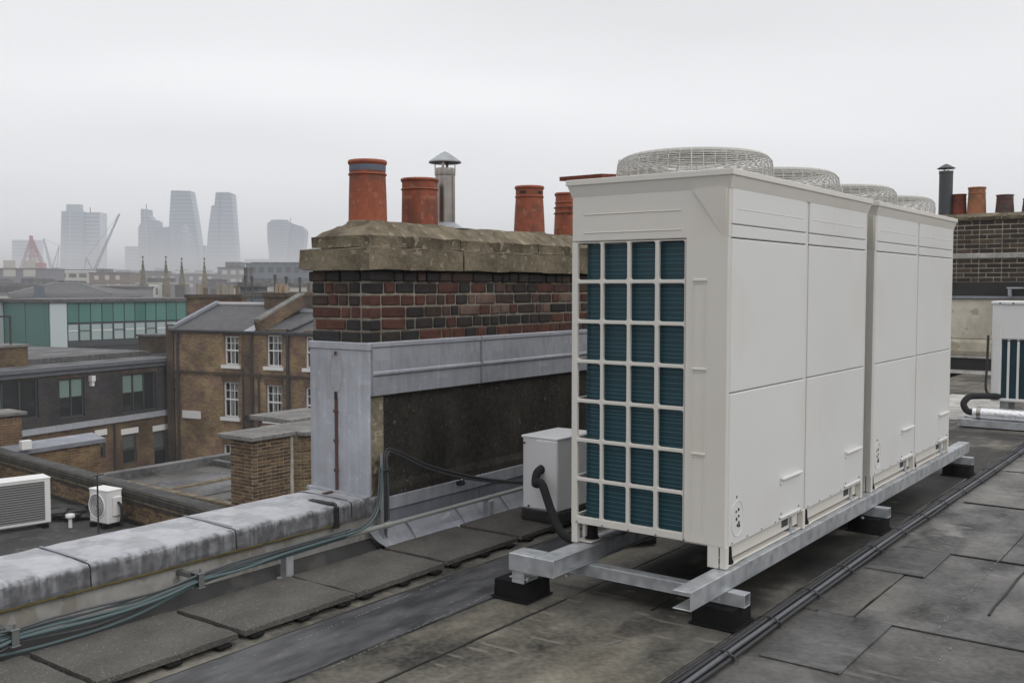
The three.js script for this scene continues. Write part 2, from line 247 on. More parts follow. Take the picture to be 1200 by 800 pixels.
// ---------------------------------------------------------------- our flat roof
const GROUND = -16;
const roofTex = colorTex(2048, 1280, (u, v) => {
  const X = u * 10.24, Z = -6.4 * (v < 0.72 ? v : v - 1);
  const a = fbm(u, v, 10, 5, 201), b = fbm(u, v, 40, 3, 207), g = vn(u * 700, v * 440, 4096, 3), st = vn(u * 26, v * 150, 4096, 5), st2 = vn(u * 180, v * 22, 4096, 9);
  const sc = sstep(0.60, 0.72, fbm(u, v, 26, 4, 243)); let t = 0.090 * (1 + 1.7 * (a - 0.5) + 1.2 * (b - 0.5) + 0.6 * (g - 0.5) - 0.34 * sc), warm = 0;
  const left = sstep(-1.5, -1.75, Z);
  t *= 1 + left * 0.35 * (st - 0.5) + (1 - left) * 0.25 * (st2 - 0.5);
  warm = 0.5 * sstep(0.5, 0.68, fbm(u, v, 7, 4, 215)) + 0.25 * left;
  // ground-in dirt beside the cable run; below the plant, wet stain plus painted-in shade
  const run = Math.exp(-Math.pow((Z + 1.58) / 0.10, 2)) * sstep(0.30, 0.55, fbm(u, v, 22, 4, 221));
  const dampShade = sstep(-1.42, -1.66, Z) * sstep(-2.62, -2.3, Z) * sstep(3.3, 4.0, X) * sstep(0.24, 0.46, fbm(u, v * 1.0, 12, 4, 227) + 0.12 * (st2 - 0.5));
  t *= (1 - 0.5 * run) * (1 - 0.78 * dampShade);
  // whitish lime bloom, scattered
  const bl = sstep(0.62, 0.76, fbm(u, v, 18, 5, 231)) * (0.35 + 0.65 * sstep(0.5, 0.7, fbm(u, v, 60, 2, 239)));
  const spot = Math.exp(-(Math.pow((X - 5.75) / 0.55, 2) + Math.pow((Z + 1.33) / 0.16, 2))) * sstep(0.48, 0.62, fbm(u, v, 34, 4, 241));
  const scuff = sstep(0.80, 0.9, vn(u * 300, v * 60, 4096, 13)) * sstep(0.55, 0.66, fbm(u, v, 14, 4, 249)), w = clamp(bl * 0.45 + spot * 0.9 + scuff * 0.4);
  const c = [t * (1 + 0.03 * warm), t * (0.975 - 0.03 * warm), t * (0.925 - 0.17 * warm)];
  return c.map((q, i) => mix(q, [0.25, 0.24, 0.22][i], w * 0.75));
});
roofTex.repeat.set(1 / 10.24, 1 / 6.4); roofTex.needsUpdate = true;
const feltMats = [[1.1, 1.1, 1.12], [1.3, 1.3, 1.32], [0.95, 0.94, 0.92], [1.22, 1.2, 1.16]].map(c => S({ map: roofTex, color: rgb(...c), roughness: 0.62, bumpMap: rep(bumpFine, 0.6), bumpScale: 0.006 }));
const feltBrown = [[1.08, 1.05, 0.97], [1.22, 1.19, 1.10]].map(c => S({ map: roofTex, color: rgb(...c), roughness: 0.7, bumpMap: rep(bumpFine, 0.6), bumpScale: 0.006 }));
const stripTex = colorTex(1024, 256, (u, v) => { const a = fbm(u, v, 12, 5, 301), sc = sstep(0.90, 0.97, vn(u * 160, v * 60, 4096, 6)) * sstep(0.35, 0.6, a), ln = sstep(0.82, 0.92, vn(u * 30, v * 128, 4096, 11)); let t = 0.028 + 0.055 * clamp(0.5 + (a - 0.5) * 2.4); t += sc * 0.10 + ln * 0.03; return [t * 0.98, t * 1.0, t * 1.06]; });
const feltStrip = S({ map: stripTex, roughness: 0.5, bumpMap: bumpFine, bumpScale: 0.004 }); stripTex.repeat.set(0.45, 1.3);
const feltPatch = S({ map: roofTex, color: rgb(0.88, 0.88, 0.92), roughness: 0.6, bumpMap: bumpFine, bumpScale: 0.006 });

const roof = new THREE.Group(); roof.name = 'flat_roof'; roof.userData.kind = 'structure'; scene.add(roof); baseOf.set(roof, V(0, 0, 0));
put('roof_deck', box(-8, 17.6, -0.3, -0.008, -3.72, 8), M.roofDark, roof);
{
  const r = rng(5); let k = 0;
  const sheet = (x0, x1, z0, z1, mat, lift = 0) => put('felt_sheet', cbox(x0 + 0.003, x1 - 0.003, -0.008, 0.0005 + lift + (k++ % 3) * 0.0022, z0 + 0.003, z1 - 0.003, 0.0025), mat, roof);
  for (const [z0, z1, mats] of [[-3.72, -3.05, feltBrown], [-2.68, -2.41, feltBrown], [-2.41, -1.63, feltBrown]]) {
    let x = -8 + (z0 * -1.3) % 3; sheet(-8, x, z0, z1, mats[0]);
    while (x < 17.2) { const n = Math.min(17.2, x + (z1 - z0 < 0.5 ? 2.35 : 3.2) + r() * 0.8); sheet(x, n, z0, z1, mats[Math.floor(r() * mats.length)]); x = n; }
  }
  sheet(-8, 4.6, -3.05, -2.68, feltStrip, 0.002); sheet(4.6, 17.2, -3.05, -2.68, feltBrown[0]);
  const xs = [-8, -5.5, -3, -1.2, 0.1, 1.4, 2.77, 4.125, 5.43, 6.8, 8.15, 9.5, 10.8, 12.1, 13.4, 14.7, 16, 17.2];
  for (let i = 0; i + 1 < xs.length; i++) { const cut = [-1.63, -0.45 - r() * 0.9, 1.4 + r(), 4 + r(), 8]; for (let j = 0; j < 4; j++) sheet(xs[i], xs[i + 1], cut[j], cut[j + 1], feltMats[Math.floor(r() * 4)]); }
  put('felt_patch', cbox(3.48, 4.118, 0.004, 0.0105, -1.45, -1.145, 0.002), feltPatch, roof);
  put('felt_patch', cbox(4.9, 5.415, 0.004, 0.0105, -1.50, -1.22, 0.002), feltPatch, roof);
  put('felt_patch', cbox(11.0, 13.6, 0.004, 0.0105, -3.1, -2.3, 0.002), M.upstand, roof);
  // bitumen bleeding from the lap seams
  const seam = (a, b, n) => { const p = []; for (let i = 0; i <= n; i++) { const q = a.clone().lerp(b, i / n); p.push(V(q.x + (r() - 0.5) * 0.012, 0.0035 + r() * 0.002, q.z + (r() - 0.5) * 0.012)); } put('bitumen_seam', tube(p, 0.0048, n * 3, 5), M.bitumen, roof); };
  for (const x of [1.4, 2.77, 4.125, 5.43, 6.8, 8.15, 9.5, 10.8]) seam(V(x, 0, -1.46), V(x, 0, 3.2), 24);
  seam(V(-2, 0, -2.412), V(3.62, 0, -2.408), 36); seam(V(-2, 0, -3.052), V(9, 0, -3.05), 60); seam(V(3.7, 0, -2.03), V(9, 0, -2.0), 30); seam(V(4.5, 0, -0.86), V(9, 0, -0.85), 26);
  // chalk snap lines and scuffs
  const line = (a, b, n, w) => { for (let i = 0; i < n; i++) { if (r() < 0.35) continue; const t0 = i / n, t1 = t0 + (0.35 + 0.5 * r()) / n, p = a.clone().lerp(b, t0), q = a.clone().lerp(b, t1); put('chalk_mark', bar(V(p.x + (r() - 0.5) * 0.008, 0.0075, p.z + (r() - 0.5) * 0.008), V(q.x + (r() - 0.5) * 0.008, 0.0075, q.z + (r() - 0.5) * 0.008), w * (0.25 + r() * 0.7), 0.002), M.chalk, roof); } };
  line(onY(1100, 738), onY(1190, 636), 34, 0.005); line(onY(1090, 790), onY(1115, 760), 9, 0.008); line(onY(700, 760), onY(730, 752), 4, 0.004); line(onY(350, 752), onY(585, 655), 70, 0.003); line(onY(385, 785), onY(592, 690), 70, 0.003);
}
struct('ground', new THREE.PlaneGeometry(16000, 16000).rotateX(-Math.PI / 2).translate(3000, GROUND, -3000), S({ color: rgb(0.20, 0.20, 0.20), roughness: 0.95 }));

// ---------------------------------------------------------------- parapet with lead coping
const PZ = -3.70, PB = -4.12;
const copeTex = colorTex(2048, 384, (u, v) => {
  // u along the wall (4 m), v across the sheet (0.55 m: drop face first, then the top)
  const y = v * 0.55, U = u * 7, a = fbm(U, v, 4, 5, 401), b = fbm(U, v, 22, 3, 411);
  const s1 = vn(u * 330, v * 3.2, 4096, 3), s2 = vn(u * 120, v * 2.0, 4096, 7), s3 = vn(u * 640, v * 9, 4096, 15);
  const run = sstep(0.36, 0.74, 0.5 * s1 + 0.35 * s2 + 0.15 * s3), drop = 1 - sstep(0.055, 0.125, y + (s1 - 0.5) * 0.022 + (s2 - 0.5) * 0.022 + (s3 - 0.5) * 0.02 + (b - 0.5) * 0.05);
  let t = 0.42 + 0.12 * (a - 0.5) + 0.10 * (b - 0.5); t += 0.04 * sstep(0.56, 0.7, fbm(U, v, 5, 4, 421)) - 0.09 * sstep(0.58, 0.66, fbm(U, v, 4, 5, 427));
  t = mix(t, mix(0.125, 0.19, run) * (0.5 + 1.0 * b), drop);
  const rust = sstep(0.70, 0.78, fbm(U, v, 10, 4, 433)) * 0.35 * (1 - drop);
  return [t * 0.965 + rust * 0.05, t * 0.98, t * (1.035 - rust * 0.2)];
}); copeTex.repeat.set(0.25, 1 / 0.55);
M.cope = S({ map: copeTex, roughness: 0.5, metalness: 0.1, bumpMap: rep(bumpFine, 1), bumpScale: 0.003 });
function copingStrip(x0, x1) {       // a sheet of lead dressed over the wall: drop face, rounded edge, top, back drop
  const prof = [[PZ, 0.185], [PZ + 0.002, 0.20], [PZ, 0.245]]; for (let i = 0; i <= 5; i++) { const a = i / 5 * Math.PI / 2; prof.push([PZ - 0.02 + 0.02 * Math.cos(a), 0.258 + 0.02 * Math.sin(a)]); }
  prof.push([PZ - 0.12, 0.281], [PZ - 0.25, 0.284], [PB + 0.04, 0.285], [PB + 0.005, 0.278], [PB, 0.262], [PB, 0.19]);
  const n = 14, P = [], U = [], r = rng(Math.round(x0 * 100) + 900); let acc = [0]; for (let i = 1; i < prof.length; i++) acc.push(acc[i - 1] + Math.hypot(prof[i][0] - prof[i - 1][0], prof[i][1] - prof[i - 1][1]));
  const wob = []; for (let k = 0; k <= n; k++) wob.push(prof.map((p, i) => (i > 2 && i < prof.length - 2 ? (r() - 0.5) * 0.0035 : (r() - 0.5) * 0.002)));
  for (let k = 0; k < n; k++) for (let i = 0; i + 1 < prof.length; i++) {
    const pt = (a, b) => [mix(x0, x1, a / n), prof[b][1] + (b > 2 ? wob[a][b] : 0), prof[b][0] + (b <= 2 ? wob[a][b] : 0)], uv = (a, b) => [mix(x0, x1, a / n), acc[b]];
    const q = [[k, i], [k + 1, i], [k + 1, i + 1], [k, i + 1]]; for (const j of [0, 1, 2, 0, 2, 3]) { P.push(...pt(...q[j])); U.push(...uv(...q[j])); }
  }
  const g = new THREE.BufferGeometry(); g.setAttribute('position', new THREE.Float32BufferAttribute(P, 3)); g.setAttribute('uv', new THREE.Float32BufferAttribute(U, 2));
  g.computeVertexNormals(); return g;
}
{
  const t = thing('parapet_wall', 'low parapet wall with rendered upstand and grey lead coping sheets', 'parapet', [0, 0, -3.9]);
  put('upstand', box(-8, 9, -0.29, 0.245, PZ - 0.035, PB + 0.012), M.upstand, t);
  put('party_wall_brickwork', box(-8, 9, GROUND, -0.295, PZ - 0.045, PB + 0.02), M.stockDark, t);
  const js = [-8, -6.6, -5.2, -3.8, -2.4, -1.0, 0.0, 0.71, 1.415, 2.123, 2.832, 3.56];
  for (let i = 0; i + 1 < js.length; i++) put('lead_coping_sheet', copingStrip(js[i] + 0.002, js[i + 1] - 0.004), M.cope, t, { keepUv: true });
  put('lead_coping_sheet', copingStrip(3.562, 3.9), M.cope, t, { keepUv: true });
  for (let i = 1; i < js.length; i++) put('lead_joint', bar([js[i], 0.288, PZ - 0.03], [js[i], 0.2885, PB + 0.03], 0.012, 0.003), M.leadDull, t);
  put('sealant_bead', tube([[-8, 0.18, PZ - 0.016], [0, 0.181, PZ - 0.014], [2, 0.179, PZ - 0.016], [3.5, 0.181, PZ - 0.014]], 0.011, 60, 5), S({ color: rgb(0.30, 0.25, 0.10), roughness: 0.9, map: T.brick }), t);
  // felt skirting up the wall foot
  put('felt_skirting', extrudeX([[PZ - 0.034, 0.001], [PZ + 0.03, 0.001], [PZ - 0.02, 0.05], [PZ - 0.034, 0.052]], -8, 3.72), M.roofDark, t);
  put('fixing_strap', [box(3.43, 3.465, 0.287, 0.2895, PZ - 0.19, PZ - 0.02), box(3.43, 3.465, 0.165, 0.272, PZ + 0.004, PZ + 0.0075), tube([[3.4475, 0.2885, PZ - 0.03], [3.4475, 0.284, PZ - 0.004], [3.4475, 0.265, PZ + 0.006]], 0.009, 8, 6)], M.black, t);
}

// ---------------------------------------------------------------- big chimney stack on the party wall
const CX0 = 3.70, CX1 = 7.3, CF = -3.70, CB = -4.15;
{
  const t = thing('chimney_stack', 'broad soot-darkened brick chimney stack with stone cornice and lead flashing', 'chimney', [(CX0 + CX1) / 2, 0.2, (CF + CB) / 2]);
  put('mortar_core', box(CX0 + 0.010, CX1, 1.0, 1.50, CF - 0.009, CB + 0.006), M.mortarPale, t);
  put('render_face', cbox(CX0 + 0.11, CX1, 0.262, 0.83, CF - 0.02, CB, 0.006), M.render, t);
  put('render_pier', cbox(CX0 + 0.004, CX0 + 0.118, 0.25, 0.83, CF - 0.012, CF - 0.2, 0.01), M.renderPale, t);
  put('render_plinth', extrudeX([[CF - 0.03, 0.25], [CF + 0.0, 0.25], [CF + 0.0, 0.30], [CF - 0.02, 0.335], [CF - 0.03, 0.335]], CX0 + 0.13, CX1), M.render, t);
  // bricks, each its own piece
  const r = rng(12), mats = [[0.030, 0.026, 0.025], [0.045, 0.035, 0.031], [0.070, 0.045, 0.036], [0.115, 0.046, 0.034], [0.145, 0.056, 0.038], [0.10, 0.056, 0.045], [0.20, 0.13, 0.10], [0.036, 0.035, 0.036]].map(c => tint(...c));
  const y0 = 1.088, ch = 0.0648;
  for (let k = 0; k < 6; k++) {
    const out = k === 5 ? 0.012 : 0, lens = [0.075, 0.092, 0.11, 0.15, 0.19];
    const place = (a, b, endFace) => {
      let p = a; while (p < b - 0.03) {
        let w = lens[Math.floor(r() * 5)]; if (b - p - w < 0.08) w = b - p; w = Math.min(w, 0.24);
        const j = 0.010, q = r(), m = k >= 5 ? mats[[0, 0, 1, 7, 0, 2][Math.floor(q * 6)]] : k === 4 ? mats[[1, 2, 3, 0, 5, 7][Math.floor(q * 6)]] : k === 0 || k === 1 ? mats[[0, 3, 4, 1, 7, 0, 3][Math.floor(q * 7)]] : mats[[3, 4, 5, 1, 3, 6, 2, 0][Math.floor(q * 8)]];
        const rw = Math.round((w - j) * 200) / 200, v = Math.floor(r() * 3), cy = y0 + (k + 0.5) * ch + (r() - 0.5) * 0.003, dz = (r() - 0.5) * 0.004;
        if (endFace) piece('brick', brickG(0.07, ch - 0.0105, rw, v), m, t, CX0 + 0.035 - out + dz, cy, -(p + w / 2));
        else piece('brick', brickG(rw, ch - 0.0105, 0.07, v), m, t, p + w / 2, cy, CF - 0.035 + out + dz, (r() - 0.5) * 0.03).rotation.z = (r() - 0.5) * 0.03;
        p += w;
      }
    };
    place(CX0 - out, 6.6, false); place(-CF + 0.074 - out, -CB + out, true);
  }
  put('brick_backing', box(6.6, CX1, 1.09, 1.478, CF - 0.01, CB), M.stockSoot, t);
  // cornice: two stone courses with weathered tops, sloping flaunching
  const cor = (x0, x1) => [[CF + 0.042, 1.478], [CF + 0.042, 1.588], [CF + 0.034, 1.602], [CF - 0.005, 1.612], [CF - 0.005, 1.652], [CF - 0.012, 1.658], [CF - 0.10, 1.715], [CF - 0.2, 1.735], [CB + 0.17, 1.73], [CB + 0.005, 1.658], [CB + 0.005, 1.612], [CB - 0.042, 1.595], [CB - 0.042, 1.478]];
  const roughen = (g, amt, seed) => { const p = g.attributes.position; for (let i = 0; i < p.count; i++) { const x = p.getX(i), y = p.getY(i), z = p.getZ(i); const h = s => vn(x * 9 + s * 3.1, y * 9 + z * 7 + s, 4096, seed + s) - 0.5; p.setXYZ(i, x + amt * h(1), y + amt * h(2), z + amt * h(3)); } g.computeVertexNormals(); return g; };
  const stoneRun = (x0, x1, y0, y1, z0, z1, taper, seed) => { const n = Math.max(2, Math.round((x1 - x0) / 0.05)), g = new THREE.BoxGeometry(x1 - x0, y1 - y0, z1 - z0, n, 3, 14); g.translate((x0 + x1) / 2, (y0 + y1) / 2, (z0 + z1) / 2); const p = g.attributes.position; if (taper) for (let i = 0; i < p.count; i++) { const z = p.getZ(i), x = p.getX(i), e = Math.min(1, Math.min(z - z0, z1 - z) / 0.13, x0 < CX0 + 0.1 ? (x - x0) / 0.16 : 1); const top = y1 - taper * (1 - clamp(e)) * (1 - clamp(e) * 0.3); p.setY(i, y0 + (p.getY(i) - y0) * (top - y0) / (y1 - y0)); } return roughen(g, 0.011, seed); };
  const blk = [CX0 - 0.045, 4.42, 5.2, 5.98, 6.7, CX1 + 0.04];
  for (let i = 0; i + 1 < blk.length; i++) {
    put('cornice_stone', stoneRun(blk[i] + 0.002, blk[i + 1] - 0.002, 1.478, 1.603, CB - 0.042, CF + 0.042, 0.012, 60 + i), M.stone, t);
    put('cornice_cap_stone', stoneRun((i ? blk[i] + 0.03 : CX0 + 0.004), (i < 4 ? blk[i + 1] + 0.026 : CX1), 1.596, 1.745, CB + 0.004, CF - 0.004, 0.088, 80 + i), M.stone, t);
  }
  // lead: wrapped end, stepped cover flashing with batten, apron over the plinth
  put('lead_end_cladding', cbox(CX0 - 0.012, CX0 + 0.004, 0.283, 1.075, CF + 0.004, CB - 0.004, 0.004), M.lead, t);
  put('lead_end_cap', [cbox(CX0 - 0.02, CX0 + 0.006, 1.052, 1.094, CF + 0.012, CB - 0.008, 0.005)], M.lead, t);
  put('lead_foot', extrudeX([[CF + 0.006, 0.279], [CF + 0.006, 0.288], [CB, 0.296], [CB, 0.279]], CX0 - 0.05, CX0 - 0.011), M.lead, t);
  const seam = 4.62;
  for (const [a, b] of [[CX0 - 0.008, seam - 0.002], [seam + 0.002, 6.0], [6.004, CX1]]) {
    put('lead_flashing', [cbox(a, b, 0.812, 1.072, CF - 0.02, CF + 0.008, 0.003)], M.lead, t);
    put('lead_flashing_lip', cbox(a, b, 1.066, 1.096, CF - 0.02, CF + 0.016, 0.006), M.lead, t);
    put('lead_roll', cbox(a + 0.01, b - 0.003, 0.918, 0.942, CF, CF + 0.020, 0.007), M.lead, t);
    put('lead_apron_upstand', cbox(Math.max(a, CX0 + 0.1), b, 0.19, 0.262, CF - 0.035, CF + 0.006, 0.004), M.lead, t);
    put('lead_apron_fold', cbox(Math.max(a, CX0 + 0.1), b, 0.10, 0.186, CF - 0.035, CF - 0.003, 0.004), M.leadDull, t);
  }
  for (const x of [CX0 + 0.002, seam]) put('lead_seam', rod([x, 0.82, CF + 0.012], [x, 1.09, CF + 0.012], 0.006, 6), M.leadDull, t);
  // dressed apron lying on the roof
  const ap = new THREE.PlaneGeometry(4.2, 0.2, 70, 6); const p = ap.attributes.position; for (let i = 0; i < p.count; i++) { const x = p.getX(i) + 5.85 - 0.02, q = (0.1 - p.getY(i)) / 0.2; const h = (1 - q) * (1 - q) * 0.10 + 0.012 + 0.007 * vn(x * 14, q * 3, 4096, 5) + 0.006 * vn(x * 40, q * 6, 4096, 8); p.setXYZ(i, x - (i % 71 === 0 ? 0.06 * (1 - q) : 0), h, CF - 0.005 + q * (0.115 + 0.012 * vn(x * 5, 0, 4096, 2))); } ap.computeVertexNormals();
  put('lead_apron', ap, M.lead, t);
  for (let x = 3.95; x < 6.5; x += 0.42) put('lead_apron_lap', tube([[x, 0.115, CF], [x + 0.01, 0.07, CF + 0.04], [x - 0.01, 0.027, CF + 0.1]], 0.004, 8, 5), M.leadDull, t);
}
// lightning conductor tape, with the wire loop on the lead
{
  const x = CX0 - 0.017, z0 = onX(394, 520, x).z;
  const t = thing('lightning_conductor', 'brown lightning conductor tape fixed up the lead-clad chimney end', 'conductor tape', [x, 0.28, z0]);
  put('tape', [cbox(x - 0.004, x + 0.003, 0.287, 0.79, z0 - 0.010, z0 + 0.010, 0.002), cbox(x - 0.10, x + 0.003, 0.286, 0.292, z0 - 0.010, z0 + 0.010, 0.002)], M.copperTape, t);
  for (const y of [0.4, 0.56, 0.72]) put('tape_clip', cbox(x - 0.008, x, y - 0.008, y + 0.008, z0 - 0.016, z0 + 0.016, 0.002), M.copperTape, t);
  put('terminal_cap', rod([x - 0.003, 0.785, z0], [x - 0.003, 0.825, z0], 0.007, 8), M.black, t);
  const loop = []; for (let i = 0; i <= 28; i++) { const a = i / 28 * Math.PI * 2 - Math.PI / 2; loop.push(V(x - 0.001 + 0.001 * Math.sin(a * 3), 0.925 + 0.105 * Math.sin(a), z0 + 0.046 * Math.cos(a))); }
  put('wire_loop', tube(loop, 0.0016, 60, 4), S({ color: rgb(0.35, 0.32, 0.20), roughness: 0.7 }), t);
  put('loop_clip', cbox(x - 0.006, x + 0.002, 1.022, 1.042, z0 - 0.008, z0 + 0.008, 0.002), M.copperTape, t);
}
// ---------------------------------------------------------------- chimney pots and flues
function pot(label, x, z, y0, h, r0, r1, mat, o = {}) {
  const sh = { local: true, ox: x * 1.37 + z * 0.71, oy: x * 0.59 };
  const t = thing('chimney_pot', label, 'chimney pot', [x, y0, z], o.group);
  const at = a => a.map(([r, y]) => [r, y]); const rim = r1 * 1.07;
  put('pot_body', lathe(at([[r0 * 1.02, -0.05], [r0, 0], [mix(r0, r1, 0.45), h * 0.42], [r1, h * 0.76], [r1 * 1.0, h * 0.90], [r1 * 1.02, h * 0.985], [r1 * 0.86, h * 0.985], [r1 * 0.83, h * 0.5], [r0 * 0.85, -0.05]]), 40), mat, t, sh);
  put('roll_band', lathe([[r1 * 0.99, h * 0.755], [rim * 0.99, h * 0.765], [rim * 0.995, h * 0.785], [r1 * 0.99, h * 0.80]], 40), mat, t, { local: true });
  put('rim', lathe([[r1 * 0.99, h * 0.925], [rim, h * 0.945], [rim * 1.015, h * 0.975], [rim * 0.98, h], [r1 * 0.84, h * 0.995], [r1 * 0.84, h * 0.96]], 40), mat, t, { local: true });
  if (o.band) put('painted_band', lathe([[r1 * 1.004, h * 0.83], [r1 * 1.012, h * 0.84], [r1 * 1.012, h * 0.91], [r1 * 1.004, h * 0.92]], 40), M.bluePaint, t, { local: true });
  if (o.flaunch !== false) { const g = lathe([[r0 * 1.3, -0.03], [r0 * 1.14, -0.004], [r0 * 1.06, 0.008], [r0 * 0.98, 0.014]], 28); put('mortar_collar', g, M.stone, t, { local: true }); }
  return t;
}
const CZ = -3.925, pcx = (a, b, v) => { const l = onZ(a, v, CZ), r = onZ(b, v, CZ); return [(l.x + r.x) / 2, (r.x - l.x) / 2 * 0.93]; };
{
  let [x, r] = pcx(408, 453, 262); pot('tall terracotta chimney pot with a dark blue band below its rim', x, CZ, 1.735, 0.342, 0.106, 0.099, M.terracotta, { band: true });
  [x, r] = pcx(470, 513, 265); pot('plain squat terracotta chimney pot beside the shiny steel flue', x, CZ, 1.735, 0.28, 0.107, 0.103, M.terracotta);
  [x, r] = pcx(602, 638, 272); pot('terracotta chimney pot with two patchy grey marks near its rim', x, CZ, 1.74, 0.32, 0.105, 0.092, M.terracotta);
  for (const [dx, a] of [[-0.05, -1.1], [0.07, 0.3]]) { const m = put('soot_mark', new THREE.CylinderGeometry(0.0935, 0.0938, 0.016, 10, 1, true, a - 0.6, 0.5).translate(x, 1.74 + 0.275, CZ), M.rubberWorn, scene.children.at(-1)); }
  [x] = pcx(650, 681, 276); const w = pot('terracotta chimney pot bound with two rusty wire ties', x, CZ, 1.74, 0.31, 0.102, 0.090, M.terracotta);
  for (const y of [0.165, 0.205]) put('wire_tie', [new THREE.TorusGeometry(0.101, 0.0035, 6, 36).rotateX(Math.PI / 2).translate(0, y, 0), new THREE.SphereGeometry(0.008, 8, 6).translate(-0.08, y, 0.068)], M.copperTape, w, { local: true });
  put('wire_twist', tube([[-0.08, 0.165, 0.07], [-0.075, 0.185, 0.075], [-0.08, 0.205, 0.068]], 0.004, 8, 5), M.copperTape, w, { local: true });
  const l = onZ(668, 204, CZ), rr = onZ(726, 199, CZ), px = (l.x + rr.x) / 2 + 0.22;
  pot('tall terracotta chimney pot under a flat clay slab behind the plant', px, CZ, 1.735, 0.445, 0.10, 0.09, M.terracottaDark, { flaunch: true });
  const lid = new THREE.BoxGeometry(0.82, 0.03, 0.36); lid.rotateZ(0.075); lid.translate(px - 0.02, 2.205, CZ);
  solo('clay_slab', lid, M.terracottaDark, 'flat red clay slab laid over the tall chimney pot', 'clay slab');
  const q = onZ(732, 196, CZ - 0.1);
  const cw = thing('vent_cowl', 'pale square metal vent cowl on the chimney beyond the clay slab', 'vent cowl', [q.x + 0.1, 1.7, CZ - 0.02]);
  put('duct', cbox(q.x + 0.02, q.x + 0.24, 1.7, 2.3, CZ - 0.12, CZ + 0.1, 0.005), M.white, cw); put('hood', cbox(q.x - 0.01, q.x + 0.27, 2.29, 2.40, CZ - 0.16, CZ + 0.14, 0.01), M.white, cw);
}
function flue(label, x, z, y0, y1, r, mat, capMat, capH, capR) {
  const t = thing('flue_pipe', label, 'flue', [x, y0, z]); const h = y1 - y0;
  put('tube', lathe([[r, -0.05], [r, h], [r * 0.93, h], [r * 0.93, h * 0.3]], 32), mat, t, { local: true });
  put('collar', lathe([[r * 1.005, h - 0.045], [r * 1.05, h - 0.04], [r * 1.05, h - 0.004], [r * 1.005, h]], 32), mat, t, { local: true });
  put('lap_seam', box(-0.003, 0.003, 0, h - 0.05, r - 0.001, r + 0.003), mat, t, { local: true });
  const cy = h + capH * 0.45;
  for (let i = 0; i < 4; i++) { const a = i * Math.PI / 2 + 0.5; put('strut', box(-0.008, 0.008, h - 0.03, cy + 0.012, -0.002, 0.002).rotateY(a).translate(Math.sin(a) * r * 1.02, 0, Math.cos(a) * r * 1.02), M.steel, t, { local: true }); }
  put('rain_cap', lathe([[0.001, cy + capH * 0.75], [capR * 0.25, cy + capH * 0.62], [capR * 0.98, cy + 0.004], [capR, cy - 0.004], [capR * 0.97, cy - 0.006], [0.001, cy + capH * 0.45]], 36), capMat, t, { local: true });
  return t;
}
{ const l = onZ(512, 264, CZ), r = onZ(537, 264, CZ), top = onZ(524, 197, CZ); flue('shiny steel flue with conical rain cap on the brick stack', (l.x + r.x) / 2, CZ - 0.02, 1.735, top.y, 0.060, M.steel, M.zincDull, 0.085, 0.099);
  put('lead_collar', lathe([[0.15, 0.0], [0.1, 0.014], [0.062, 0.04]], 24), M.lead, scene.children.at(-1), { local: true }); }

